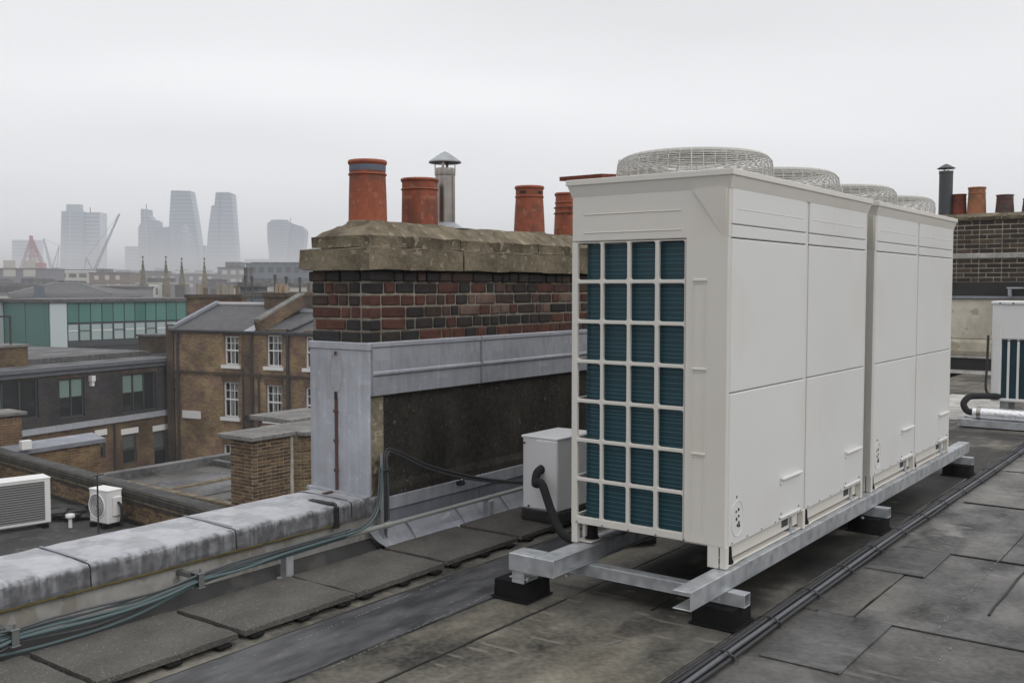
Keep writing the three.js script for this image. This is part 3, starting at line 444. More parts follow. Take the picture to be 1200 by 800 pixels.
// ---------------------------------------------------------------- rooftop condensing units
const UX = 3.748, UZ = -1.708, UD = 0.762, UL = 1.77, UY = 0.221, BT = 1.862;
function condensingUnit(label) {
  const t = thing('condensing_unit', label, 'air conditioner', [UX + UL / 2, UY, UZ - UD / 2], 'twin condensing units on the steel frame');
  const x0 = UX, x1 = UX + UL, zf = UZ, zb = UZ - UD, P = M.ivory, F = M.ivoryLit, yb = 0.313;
  // inner carcass, set back behind the cladding
  put('carcass', [box(x0 + 0.2, x1 - 0.02, yb + 0.02, 1.80, zf - 0.012, zf - 0.03), box(x1 - 0.02, x1 - 0.006, yb + 0.02, 1.80, zf - 0.03, zb + 0.03), box(x0 + 0.06, x1 - 0.02, yb + 0.004, yb + 0.03, zf - 0.03, zb + 0.03), box(x0 + 0.2, x0 + 0.22, yb + 0.02, 1.78, zf - 0.03, zf - 0.2)], M.gap, t);
  put('rear_partition', box(x0 + 0.16, x1 - 0.03, yb + 0.03, 1.58, zb + 0.16, zb + 0.17), M.gap, t);
  // front cladding: two bays, each head panel, strip, service panel, lower panel
  for (const [a, b] of [[x0 + 0.022, x0 + 0.856], [x0 + 0.894, x1 - 0.024]]) {
    put('head_panel', cbox(a, b, 1.643, 1.79, zf - 0.016, zf, 0.003), F, t);
    put('pressed_line', cbox(a + 0.05, b - 0.05, 1.703, 1.708, zf - 0.004, zf + 0.0015, 0.0015), F, t);
    put('strip_panel', cbox(a, b, 1.588, 1.6395, zf - 0.016, zf, 0.003), F, t);
    put('service_panel', cbox(a, b, 0.953, 1.583, zf - 0.016, zf + 0.001, 0.004), F, t);
    const lp = put('lower_panel', cbox(a, b, yb, 0.949, zf - 0.016, zf + 0.001, 0.004), F, t);
    const hx1 = b - 0.045, hx0 = hx1 - 0.255, h = put('pipe_hatch', [cbox(hx0, hx1, 0.335, 0.515, zf - 0.004, zf + 0.0045, 0.003)], F, t);
    put('hatch_handle', [cbox(hx0 + 0.004, hx1 - 0.004, 0.505, 0.523, zf, zf + 0.022, 0.006), cbox(hx0 + 0.004, hx0 + 0.016, 0.485, 0.51, zf, zf + 0.014, 0.004)], F, h);
    put('hatch_lip', cbox(hx0 + 0.006, hx1 - 0.006, 0.33, 0.34, zf, zf + 0.014, 0.004), F, h);
    for (const sx of [hx0 + 0.02, hx1 - 0.02]) put('hatch_screw', rod([sx, 0.352, zf + 0.003], [sx, 0.352, zf + 0.008], 0.005, 8), M.steel, h);
    for (let i = 0; i < 6; i++) { const sx = mix(a + 0.03, b - 0.03, i / 5); put('screw', rod([sx, yb + 0.012, zf], [sx, yb + 0.012, zf + 0.0035], 0.004, 6), M.steel, t); }
  }
  put('mid_post', [cbox(x0 + 0.859, x0 + 0.891, yb - 0.005, 1.80, zf - 0.02, zf - 0.005, 0.003)], P, t);
  put('end_post', cbox(x1 - 0.022, x1, yb - 0.005, 1.80, zf - 0.03, zf - 0.0005, 0.004), P, t);
  // pressed oval with knock-out plugs
  const ov = []; for (let i = 0; i <= 40; i++) { const a = i / 40 * Math.PI * 2; ov.push(V(x0 + 0.103 + 0.058 * Math.sign(Math.cos(a)) * Math.pow(Math.abs(Math.cos(a)), 0.8), 0.42 + 0.074 * Math.sin(a), zf + 0.0012)); }
  const knock = put('knockout_plate', tube(ov, 0.0022, 60, 5), F, t);
  { const r = rng(8); for (const [dx, dy] of [[-0.012, 0.03], [0.012, 0.036], [0.014, 0.008], [-0.008, -0.002], [0.016, -0.02], [0.002, -0.03], [0.02, -0.034]]) put('knockout_plug', rod([x0 + 0.103 + dx, 0.42 + dy, zf], [x0 + 0.103 + dx, 0.42 + dy, zf + 0.003], 0.005 + r() * 0.003, 8), M.rubberWorn, knock); put('warning_dot', rod([x0 + 0.095, 0.512, zf], [x0 + 0.095, 0.512, zf + 0.003], 0.005, 8), M.gap, knock); }
  // end cladding: corner column with pressed grips
  put('corner_column', [cbox(x0, x0 + 0.2, yb, 1.585, zf - 0.0005, zf - 0.02, 0.002).translate(0, 0, -0.02), cbox(x0, x0 + 0.021, yb - 0.004, 1.79, zf, zf - 0.2, 0.008)], P, t);
  for (const [y0, y1] of [[1.058, 1.404], [0.70, 1.036], [0.36, 0.682]]) {
    put('pressed_recess', [cbox(x0 - 0.003, x0 + 0.002, y0, y1, zf - 0.16, zf - 0.156, 0.001), cbox(x0 - 0.003, x0 + 0.002, y0, y1, zf - 0.104, zf - 0.100, 0.001), cbox(x0 - 0.003, x0 + 0.002, y1 - 0.004, y1, zf - 0.16, zf - 0.1, 0.001)], P, t);
    put('grip_ledge', cbox(x0 - 0.006, x0 + 0.002, y1 + 0.004, y1 + 0.016, zf - 0.163, zf - 0.097, 0.003), P, t);
  }
  put('end_head_panel', cbox(x0, x0 + 0.02, 1.588, 1.79, zf - 0.001, zb + 0.001, 0.004), P, t);
  for (const y of [1.625, 1.706]) put('pressed_line', cbox(x0 - 0.003, x0 + 0.004, y - 0.0035, y + 0.0035, zf - 0.215, zb + 0.06, 0.003), P, t);
  // triangular corner gusset under the rim
  { const a = [[x0 - 0.001, 1.60, zf - 0.035], [x0 - 0.001, 1.60, zf - 0.012], [x0 - 0.014, 1.785, zf - 0.012], [x0 - 0.014, 1.785, zf - 0.16]], b = a.map(p => [x0 + 0.006, p[1], p[2]]), v = [], q = (i, j, k) => v.push(...i, ...j, ...k);
    q(a[0], a[2], a[1]); q(a[0], a[3], a[2]); q(a[1], a[2], b[2]); q(a[1], b[2], b[1]); q(a[0], b[3], a[3]); q(a[0], b[0], b[3]); q(a[3], b[2], a[2]); q(a[3], b[3], b[2]); q(a[0], a[1], b[1]); q(a[0], b[1], b[0]);
    const g = new THREE.BufferGeometry(); g.setAttribute('position', new THREE.Float32BufferAttribute(v, 3)); g.computeVertexNormals(); put('corner_gusset', g, P, t); }
  // flared head and rim
  { const fl = (y0, y1, o0, o1) => { const c = (y, o) => [[x0 - o, y, zf + o], [x1 + o, y, zf + o], [x1 + o, y, zb - o], [x0 - o, y, zb - o]], A = c(y0, o0), B = c(y1, o1), v = []; for (let i = 0; i < 4; i++) { const j = (i + 1) % 4; v.push(...A[i], ...A[j], ...B[j], ...A[i], ...B[j], ...B[i]); } const g = new THREE.BufferGeometry(); g.setAttribute('position', new THREE.Float32BufferAttribute(v, 3)); g.computeVertexNormals(); return g; };
    put('flared_head', [fl(1.786, 1.838, 0.0005, 0.016)], P, t); }
  const rs = rectShape(x0 - 0.018, x1 + 0.018, -zf - 0.018, -zb + 0.018); for (const cx of [x0 + 0.44, x0 + 1.33]) { const h = new THREE.Path(); h.absarc(cx, -zf + UD / 2, 0.335, 0, Math.PI * 2, true); rs.holes.push(h); }
  put('top_plate', new THREE.ExtrudeGeometry(rs, { depth: 0.02, bevelEnabled: true, bevelSize: 0.003, bevelThickness: 0.003, bevelSegments: 2, curveSegments: 40 }).rotateX(-Math.PI / 2).translate(0, BT - 0.023, 0), P, t);
  // grille on the open end and along the back
  const rows = [...Array(7)].map((_, i) => [1.578 - i * 0.1783 - 0.159, 1.578 - i * 0.1783]);
  const gs = rectShape(zb, zf - 0.197, yb, 1.586);
  for (const [a, b] of [[-2.439, -2.323], [-2.305, -2.188], [-2.168, -2.051], [-2.029, -1.912]]) for (const [c, d] of rows) gs.holes.push(rrect(new THREE.Path(), a, b, c, d, 0.009));
  put('end_grille', new THREE.ExtrudeGeometry(gs, { depth: 0.012, bevelEnabled: true, bevelSize: 0.0025, bevelOffset: -0.004, bevelThickness: 0.003, bevelSegments: 1, curveSegments: 3 }).rotateY(-Math.PI / 2).translate(x0 + 0.016, 0, 0), P, t);
  const bs = rectShape(x0 + 0.002, x1, yb, 1.586); for (let i = 0; i < 12; i++) { const a = x0 + 0.035 + i * 0.1425; for (const [c, d] of rows) bs.holes.push(rrect(new THREE.Path(), a, a + 0.124, c, d, 0.009)); }
  put('rear_grille', new THREE.ExtrudeGeometry(bs, { depth: 0.012, bevelEnabled: false, curveSegments: 2 }).translate(0, 0, zb), P, t);
  put('rear_head_panel', cbox(x0 + 0.02, x1 - 0.002, 1.588, 1.79, zb, zb + 0.016, 0.003), P, t);
  for (let i = 0; i < 5; i++) put('screw', rod([x0 + 0.002, 0.322, zb + 0.03 + i * 0.135], [x0 - 0.003, 0.322, zb + 0.03 + i * 0.135], 0.004, 6), M.steel, t);
  // coil: bent round the rear corner
  const coilShape = (o) => { const s = new THREE.Shape(), xi = x0 + 0.036 - o, zi = -(zb + 0.032) + o, R = 0.07; s.moveTo(xi, -zf + 0.185); s.lineTo(xi, zi - R); s.quadraticCurveTo(xi, zi, xi + R, zi); s.lineTo(x1 - 0.03, zi); s.lineTo(x1 - 0.03, zi - 0.05 - o); s.lineTo(xi + R + 0.05, zi - 0.05 - o); s.quadraticCurveTo(xi + 0.05 + o, zi - 0.05 - o, xi + 0.05 + o, zi - R - 0.05); s.lineTo(xi + 0.05 + o, -zf + 0.185); s.closePath(); return s; };
  const coil = put('coil', new THREE.ExtrudeGeometry(coilShape(0), { depth: 1.24, bevelEnabled: false, curveSegments: 6 }).rotateX(-Math.PI / 2).translate(0, 0.335, 0), M.coil, t);
  { const list = [], r = rng(41), base = new THREE.ExtrudeGeometry(coilShape(0.0022), { depth: 0.0022, bevelEnabled: false, curveSegments: 5 }).rotateX(-Math.PI / 2); for (let y = 0.345; y < 1.572; y += 0.015 + r() * 0.011) list.push(base.clone().translate((r() - 0.5) * 0.001, y, 0)); put('coil_fins', list, M.fins, coil, { kind: 'stuff' }); }
  // base: rail, feet, mounts
  put('base_rail', [cbox(x0 + 0.045, x1 - 0.02, 0.243, yb + 0.003, zf - 0.045, zf - 0.03, 0.003), cbox(x0 + 0.045, x1 - 0.02, 0.223, 0.232, zf - 0.10, zf - 0.012, 0.002)], P, t);
  put('base_rail', cbox(x0 + 0.045, x1 - 0.02, 0.243, yb + 0.003, zb + 0.03, zb + 0.045, 0.003), P, t);
  for (const lx of [x0, x0 + 0.868, x1 - 0.03]) for (const [za, zc] of [[zf, zf - 0.03], [zb + 0.03, zb]]) put('leg', cbox(lx + 0.001, lx + 0.029, UY + 0.002, yb + 0.004, za, zc, 0.003), P, t);
  put('leg', cbox(x0 + 0.001, x0 + 0.008, UY + 0.002, yb + 0.004, zf - 0.035, zf - 0.085, 0.002), P, t);
  for (const lx of [x0 + 0.075, x0 + 0.95]) { put('vibration_mount', [lathe([[0.001, 0.078], [0.02, 0.076], [0.024, 0.06], [0.026, 0.02], [0.032, 0.008], [0.032, 0]], 14).translate(lx, 0.232, zf - 0.035)], M.rubber, t); put('mount_plate', cbox(lx - 0.05, lx + 0.05, UY + 0.003, 0.231, zf - 0.072, zf - 0.006, 0.002), P, t); }
  for (const lx of [x0 + 0.77, x0 + 1.64]) { put('anchor_bolt', [rod([lx, UY + 0.004, zf - 0.022], [lx, 0.33, zf - 0.022], 0.006, 8), rod([lx, 0.235, zf - 0.022], [lx, 0.246, zf - 0.022], 0.015, 6), cbox(lx - 0.03, lx + 0.03, UY + 0.004, 0.236, zf - 0.045, zf - 0.004, 0.003)], M.zinc, t); put('cable_slot', cbox(lx - 0.1, lx - 0.02, 0.262, 0.30, zf - 0.033, zf - 0.0285, 0.002), M.gap, t); }
  put('mount_plate', cbox(x0 + 0.03, x0 + 0.12, UY + 0.003, 0.231, zb + 0.01, zb + 0.09, 0.002), P, t);
  put('vibration_mount', lathe([[0.001, 0.08], [0.024, 0.078], [0.028, 0.02], [0.034, 0]], 14).translate(x0 + 0.09, 0.232, zb + 0.055), M.rubber, t);
  // fans under wire domes
  const prof = [[0.352, 0], [0.352, 0.07], [0.345, 0.094], [0.325, 0.114], [0.29, 0.125], [0.22, 0.131], [0.05, 0.133]];
  const curve = new THREE.CatmullRomCurve3(prof.map(p => V(p[0], p[1], 0)), false, 'centripetal'), rings = [], N = 46, rw = rng(4);
  for (let i = 0; i <= N; i++) { const p = curve.getPointAt(Math.pow(i / N, 1.12)); rings.push(new THREE.TorusGeometry(p.x, 0.0019, 4, 44).rotateX(Math.PI / 2).translate(0, p.y + (rw() - 0.5) * 0.003, 0)); }
  const ribs = []; for (let i = 0; i < 44; i++) { const a = i / 44 * Math.PI * 2; ribs.push(tube(prof.map(p => V(p[0] * 1.004, p[1] + 0.001, 0)), i % 5 ? 0.0018 : 0.003, 9, 4).rotateY(a)); }
  const guardG = join(rings), ribG = join(ribs);
  const blade = []; for (let i = 0; i < 4; i++) blade.push(new THREE.BoxGeometry(0.24, 0.006, 0.17).rotateX(0.45).translate(0.19, 0, 0).rotateY(i * Math.PI / 2 + 0.3));
  for (const cx of [x0 + 0.44, x0 + 1.33]) {
    const cz = zf - UD / 2, g = put('fan_guard', guardG.clone().translate(cx, BT, cz), M.wire, t);
    put('guard_rib', ribG.clone().translate(cx, BT, cz), M.wire, g);
    put('fan_shroud', lathe([[0.334, -0.19], [0.334, 0.0], [0.343, 0.012], [0.35, 0.0]], 40).translate(cx, BT - 0.001, cz), P, t);
    put('fan_blades', join(blade.map(b => b.clone())).translate(cx, BT - 0.05, cz), M.frameDark, t); put('fan_hub', new THREE.CylinderGeometry(0.085, 0.085, 0.1, 20).translate(cx, BT - 0.05, cz), M.frameDark, t);
    put('guard_hub', new THREE.CylinderGeometry(0.055, 0.055, 0.006, 18).translate(cx, BT + 0.134, cz), P, g);
  }
  return t;
}
{
  const a = condensingUnit('tall ivory condensing unit with its teal coil showing through the end grille');
  const b = a.clone(); b.name = numbered('condensing_unit'); b.position.x += 1.925; b.userData = { ...a.userData, label: 'tall ivory condensing unit standing behind the unit with the exposed end grille' }; scene.add(b);
}
// ---------------------------------------------------------------- galvanised support frame on rubber feet
{
  const t = thing('steel_support_frame', 'galvanised channel frame carrying the two tall condensing units', 'steel frame', [5.7, 0.1, -2.08]);
  const zW = -1.688, y1 = UY, y0 = 0.146, th = 0.005;
  for (const [a, b] of [[3.392, 5.62], [5.622, 8.0]]) put('front_rail', [cbox(a, b, y0, y1, zW, zW - th, 0.0015), cbox(a, b, y1 - th, y1 - 0.0005, zW - th, zW - 0.078, 0.0015), cbox(a, b, y0 + 0.0005, y0 + th, zW - th, zW - 0.078, 0.0015)], M.zinc, t);
  put('rear_rail', [cbox(3.44, 8.0, y1 - th, y1 - 0.0005, -2.357, -2.457, 0.0015), cbox(3.44, 8.0, y0, y1 - th, -2.452, -2.457, 0.0015), cbox(3.44, 8.0, y0, y0 + th, -2.357, -2.452, 0.0015), cbox(3.446, 8.0, y0 + th, y1 - th, -2.372, -2.377, 0.0015)], M.zinc, t);
  put('rail_return', [cbox(3.436, 3.441, y0, y1, -2.352, -2.592, 0.0015), cbox(3.441, 3.549, y1 - th, y1 + 0.0005, -2.46, -2.592, 0.0015), cbox(3.441, 3.549, y0, y0 + th, -2.46, -2.592, 0.0015)], M.zinc, t);
  for (const x of [3.748, 5.70, 7.78]) {
    const s = 0.041, c = 0.0895, d = y0 - 0.0025; put('cross_rail', [cbox(x - 0.028, x + 0.028, d - 0.003, d, -1.612, -2.62, 0.001), cbox(x - 0.028, x + 0.028, c, c + 0.003, -1.612, -2.62, 0.001), cbox(x - 0.028, x - 0.025, c + 0.003, d - 0.003, -1.612, -2.62, 0.001), cbox(x + 0.025, x + 0.028, c + 0.003, d - 0.003, -1.612, -2.62, 0.001)], M.zinc, t);
  }
  put('foot_bracket', [cbox(3.45, 3.58, 0.108, 0.112, -2.50, -2.60, 0.001), cbox(3.47, 3.56, 0.0885, 0.108, -2.52, -2.60, 0.002), cbox(3.45, 3.456, 0.0885, 0.145, -2.52, -2.585, 0.001)], M.zinc, t);
  for (const [x, z] of [[3.47, -2.515], [3.60, -2.40], [3.70, -1.72], [5.5, -1.70]]) put('bolt', [rod([x, 0.11, z], [x, 0.119, z], 0.009, 6)], M.zincDull, t);
}
{
  const foot = (x, z, label, group) => {
    const t = thing('rubber_foot', label, 'rubber foot', [x, 0.006, z], group);
    put('block', [new THREE.CylinderGeometry(0.124, 0.128, 0.080, 4, 1).rotateY(Math.PI / 4).translate(x, 0.0475, z)], M.rubber, t);
    put('base_flange', cbox(x - 0.102, x + 0.102, 0.0065, 0.012, z - 0.102, z + 0.102, 0.002), M.rubber, t);
  };
  foot(3.748, -1.725, 'black rubber foot under the near open end of the front rail', undefined);
  foot(5.70, -1.725, 'black rubber foot under the middle of the front rail'); foot(7.78, -1.715, 'black rubber foot under the closed far end of the front rail');
  foot(3.54, -2.595, 'black rubber foot under the bent return of the rear rail');
  for (const x of [5.70, 7.78]) foot(x, -2.6, 'black rubber foot hidden beneath the rear rail', 'feet under the rear rail');
}

// ---------------------------------------------------------------- small white cabinet with insulated hose
{
  const x0 = 4.588, x1 = 4.86, z0 = -3.118, z1 = -3.365, t = thing('white_cabinet', 'small white metal cabinet on a black plinth before the chimney', 'cabinet', [(x0 + x1) / 2, 0.007, (z0 + z1) / 2]);
  const yb = onX(630, 598, x0).y, yt = onX(630, 512, x0).y;
  put('plinth', cbox(x0 - 0.004, x1 + 0.1, 0.0435, yb, z0 + 0.004, z1 - 0.004, 0.006), M.rubberWorn, t);
  put('body', cbox(x0, x1 + 0.1, yb, yt, z0, z1, 0.012), M.whiteBright, t);
  put('lid', cbox(x0 - 0.004, x1 + 0.105, yt - 0.012, yt + 0.004, z0 + 0.005, z1 - 0.005, 0.005), M.whiteBright, t);
  put('front_cover', cbox(x0 - 0.005, x0 + 0.01, yb + 0.01, yt - 0.014, z0 + 0.002, z0 - 0.15, 0.006), M.whiteBright, t);
  put('gland', rod([x0 - 0.008, onX(637, 550, x0).y, -3.225], [x0 + 0.01, onX(637, 550, x0).y, -3.225], 0.026, 20), M.rubber, t);
  for (const [y, z] of [[yt - 0.04, z1 + 0.02], [yb + 0.02, z1 + 0.05], [yb + 0.02, z0 - 0.02]]) put('screw', rod([x0 - 0.007, y, z], [x0, y, z], 0.006, 8), M.gap, t);
  const hy = onX(637, 550, x0).y;
  solo('insulated_hose', tube([[x0 + 0.02, hy, -3.225], [x0 - 0.045, hy - 0.008, -3.222], [x0 - 0.088, hy - 0.07, -3.205], [x0 - 0.115, 0.30, -3.15], [x0 - 0.155, 0.16, -3.05], [x0 - 0.20, 0.055, -2.94], [x0 - 0.19, 0.031, -2.82], [x0 - 0.08, 0.03, -2.68], [x0 + 0.1, 0.03, -2.55]], 0.0235, 60, 12), M.foam, 'black foam-insulated hose curling from the small white cabinet', 'hose');
}

// ---------------------------------------------------------------- walkway pads
{
  const r = rng(31);
  const xs = [[1.80, 2.40], [2.42, 3.03], [3.03, 3.635], [3.655, 4.24], [4.27, 4.86]], zs = [[-3.125, -3.57], [-3.13, -3.57], [-3.13, -3.565], [-3.14, -3.57], [-3.14, -3.575]];
  [[-0.05, 0.55], [0.57, 1.17], [1.19, 1.785]].forEach(a => { xs.push(a); zs.push([-3.12, -3.57]); });
  xs.forEach(([a, b], i) => {
    const t = thing('walkway_pad', i === 4 ? 'dark grit-surfaced walkway pad partly under the small white cabinet' : i === 3 ? 'dark grit-surfaced walkway pad between the lead apron and the bent steel rail' : 'dark grit-surfaced square walkway pad laid beside the parapet cables', 'walkway pad', [(a + b) / 2, 0.008, -3.35], 'row of walkway pads along the parapet');
    const g = new THREE.BoxGeometry(b - a - 0.012, 0.022, zs[i][0] - zs[i][1], 24, 1, 18); const p = g.attributes.position;
    for (let k = 0; k < p.count; k++) { const x = p.getX(k), z = p.getZ(k), top = p.getY(k) > 0; p.setY(k, p.getY(k) + (top ? 0.004 * (vn(x * 12 + i * 9, z * 12, 4096, 3) - 0.5) : 0)); const e = (v) => 0.006 * (vn(v * 24 + i * 5, i, 4096, 6) - 0.5); p.setX(k, x + e(z)); p.setZ(k, z + e(x + 3)); }
    g.computeVertexNormals(); g.rotateY((r() - 0.5) * 0.012); put('pad', g.translate((a + b) / 2, 0.030, (zs[i][0] + zs[i][1]) / 2), M.paver, t);
    for (const [fx, fz] of [[a + 0.06, zs[i][0] + 0.012], [(a + b) / 2, zs[i][0] + 0.012], [b - 0.08, zs[i][0] + 0.012], [a + 0.0, zs[i][1] + 0.3]]) put('spacer_tab', cbox(fx - 0.03, fx + 0.03, 0.0075, 0.0185, fz - 0.025, fz + 0.012, 0.003), M.rubber, t);
  });
}

// ---------------------------------------------------------------- services along the parapet
{
  const z = -3.62, P = (u, v, dz = 0) => onZ(u, v, z + dz);
  const c = thing('conduit_pipe', 'long grey plastic conduit pipe running along the parapet foot', 'pipe', [3, 0.007, z]);
  const ya = P(355, 641).y, yb2 = P(600, 576).y, ym = (ya + yb2) / 2;
  put('pipe', rod([2.66, ym, z], [6.4, ym, z], 0.0125, 14), M.pvc, c);
  for (const x of [3.02, 3.74, 5.2]) put('coupling', rod([x - 0.03, ym, z], [x + 0.03, ym, z], 0.0165, 14), M.pvc, c);
  for (const x of [3.06, 4.6]) { put('stand', [cbox(x - 0.022, x + 0.022, 0.007, ym - 0.012, z - 0.025, z + 0.025, 0.005), cbox(x - 0.035, x + 0.035, 0.007, 0.02, z - 0.04, z + 0.04, 0.004)], M.zincDull, c); put('saddle', new THREE.TorusGeometry(0.0155, 0.003, 6, 18).rotateY(Math.PI / 2).translate(x, ym, z), M.zincDull, c); }
  const b = thing('cable_bundle', 'loose bundle of teal and grey cables running along the parapet', 'cable bundle', [2.4, 0.007, z]);
  const tracks = [
    [[-90, 766], [0, 745], [15, 741], [60, 728], [110, 716], [160, 700], [200, 688], [232, 676], [280, 660], [330, 645], [372, 633], [405, 625], [428, 614], [440, 598], [444, 570], [445, 548]],
    [[-90, 772], [0, 751], [15, 746], [60, 733], [110, 721], [160, 708], [200, 692], [232, 679], [280, 664], [330, 649], [372, 636], [405, 628], [430, 616], [442, 600], [447, 570], [448, 545]],
    [[-90, 778], [0, 757], [15, 750], [60, 738], [110, 726], [160, 711], [200, 696], [232, 681], [280, 668], [330, 650], [372, 637], [405, 627]],
    [[-90, 782], [0, 768], [40, 759], [80, 748], [125, 734], [165, 718], [200, 700], [232, 684], [280, 668], [330, 653], [372, 640], [405, 629]],
    [[-90, 776], [0, 763], [15, 754], [60, 744], [110, 733], [160, 713], [200, 694], [232, 680], [280, 662], [330, 646], [372, 634]],
    [[-90, 764], [0, 741], [15, 738], [60, 724], [110, 711], [145, 703], [190, 691], [232, 674], [280, 657], [330, 643], [372, 631], [410, 620]],
    [[-90, 770], [0, 748], [15, 743], [60, 731], [115, 714], [160, 704], [205, 686], [232, 677], [285, 659], [335, 646], [380, 632], [412, 622]]];
  const rad = [0.0055, 0.0055, 0.0075, 0.0065, 0.0055, 0.0055, 0.005], mat = [M.cableGrey, M.cableTeal, M.cableTeal, M.cableTeal, M.cableGrey, M.cableGrey, M.cableTeal];
  tracks.forEach((tr, i) => put('cable', tube(tr.map(([u, v], k) => { const p = P(u, v, 0.03 + 0.012 * ((i % 3) - 1)); p.y = Math.max(p.y, 0.02); return p; }), rad[i], 130, 8), mat[i], b));
  for (const [u, v] of [[14, 746], [232, 679]]) {
    const p = P(u, v, 0.03), k = put('clamp', [cbox(p.x - 0.012, p.x + 0.012, p.y - 0.034, p.y + 0.03, z - 0.014, z - 0.006, 0.002), cbox(p.x - 0.012, p.x + 0.012, p.y + 0.0, p.y + 0.02, PZ - 0.03, z - 0.012, 0.002), cbox(p.x - 0.018, p.x + 0.018, p.y + 0.026, p.y + 0.034, z - 0.012, z + 0.06, 0.003), cbox(p.x - 0.018, p.x + 0.018, p.y - 0.034, p.y - 0.027, z - 0.012, z + 0.06, 0.003), cbox(p.x - 0.014, p.x + 0.014, p.y - 0.028, p.y + 0.028, z + 0.05, z + 0.058, 0.003)], M.clampGrey, b);
    put('clamp_bolt', rod([p.x, p.y + 0.03, z + 0.045], [p.x, p.y + 0.05, z + 0.045], 0.005, 8), M.clampGrey, k);
  }
  // strut post up the chimney and the black cable swagging to the cabinet
  const s = thing('strut_post', 'slotted steel strut post standing against the chimney corner', 'post', [P(449, 615).x, 0.02, z]);
  const sx = P(448, 560, -0.04).x, sz = z - 0.04, ty = P(448, 533, -0.04).y;
  put('strut', [cbox(sx - 0.004, sx + 0.026, 0.03, ty, sz - 0.014, sz - 0.010, 0.001), cbox(sx - 0.004, sx, 0.03, ty, sz - 0.01, sz + 0.012, 0.001), cbox(sx + 0.022, sx + 0.026, 0.03, ty, sz - 0.01, sz + 0.012, 0.001)], M.zincDull, s);
  put('band_clip', cbox(sx - 0.03, sx + 0.035, ty - 0.088, ty - 0.072, sz - 0.012, sz + 0.034, 0.003), M.black, s);
  const e = tube([[sx - 0.005, 0.16, sz + 0.03], [sx - 0.004, ty - 0.07, sz + 0.022], [sx, ty - 0.01, sz + 0.016], [sx + 0.02, ty + 0.022, sz + 0.008], [sx + 0.06, ty + 0.022, sz], ...[[500, 545], [540, 556], [575, 562], [612, 565], [640, 566]].map(([u, v]) => onZ(u, v, -3.66))], 0.0095, 90, 8);
  const e2 = tube([[sx + 0.012, 0.16, sz + 0.03], [sx + 0.012, ty - 0.07, sz + 0.022], [sx + 0.012, ty - 0.02, sz + 0.016], [sx + 0.03, ty + 0.008, sz + 0.008], [sx + 0.06, ty + 0.012, sz], ...[[500, 548], [540, 559], [575, 564], [612, 566], [640, 567]].map(([u, v]) => onZ(u, v, -3.66))], 0.008, 90, 8);
  const k = thing('swagged_cable', 'pair of black cables swagged across the chimney base toward the white cabinet', 'cable', [sx, 0.16, sz]);
  put('cable', e, M.cableBlack, k); put('cable', e2, M.cableGrey, k);
  for (const [u, v] of [[510, 549], [541, 561]]) { const p = onZ(u, v, -3.665); put('cable_tie', [new THREE.TorusGeometry(0.015, 0.003, 6, 14).rotateY(Math.PI / 2).translate(p.x, p.y, p.z), cbox(p.x - 0.004, p.x + 0.004, p.y + 0.01, p.y + 0.03, p.z - 0.004, p.z + 0.004, 0.001)], M.black, k); }
  { const p = onZ(541, 566, -3.67); put('cable_saddle', cbox(p.x - 0.022, p.x + 0.022, p.y - 0.012, p.y + 0.012, p.z - 0.03, p.z + 0.012, 0.005), M.black, k); }
}
// ---------------------------------------------------------------- cable run on the roof in front of the units
{
  const t = thing('floor_cable_run', 'run of black and silver cables clipped to the roof before the condensing units', 'cable run', [6, 0.006, -1.55]);
  const r = rng(17), mk = (z, y, rad, mat, amp) => { const p = []; for (let x = -1; x <= 17; x += 0.55) p.push(V(x, y, z + (r() - 0.5) * amp + 0.012 * Math.sin(x * 0.9))); put('cable', tube(p, rad, 160, 8), mat, t); };
  mk(-1.535, 0.022, 0.0105, M.conduitGrey, 0.006); mk(-1.562, 0.021, 0.0105, M.conduitGrey, 0.008); mk(-1.585, 0.018, 0.009, M.cableBlack, 0.012); mk(-1.512, 0.017, 0.008, M.cableBlack, 0.012); mk(-1.55, 0.034, 0.007, M.cableBlack, 0.014);
  for (let x = 0.6; x < 16.5; x += 0.46) { const z = -1.55 + 0.012 * Math.sin(x * 0.9), h = 0.0435; put('cable_tie', [cbox(x - 0.006, x + 0.006, h - 0.003, h, z - 0.026, z + 0.026, 0.001), bar([x, h - 0.0015, z - 0.026], [x, 0.024, z - 0.052], 0.012, 0.003), bar([x, h - 0.0015, z + 0.026], [x, 0.024, z + 0.053], 0.012, 0.003), bar([x, 0.008, z + 0.053], [x, 0.026, z + 0.053], 0.012, 0.003), bar([x, 0.03, z + 0.05], [x + 0.02 * (r() - 0.3), 0.012, z + 0.075], 0.005, 0.002)], M.black, t); }
}
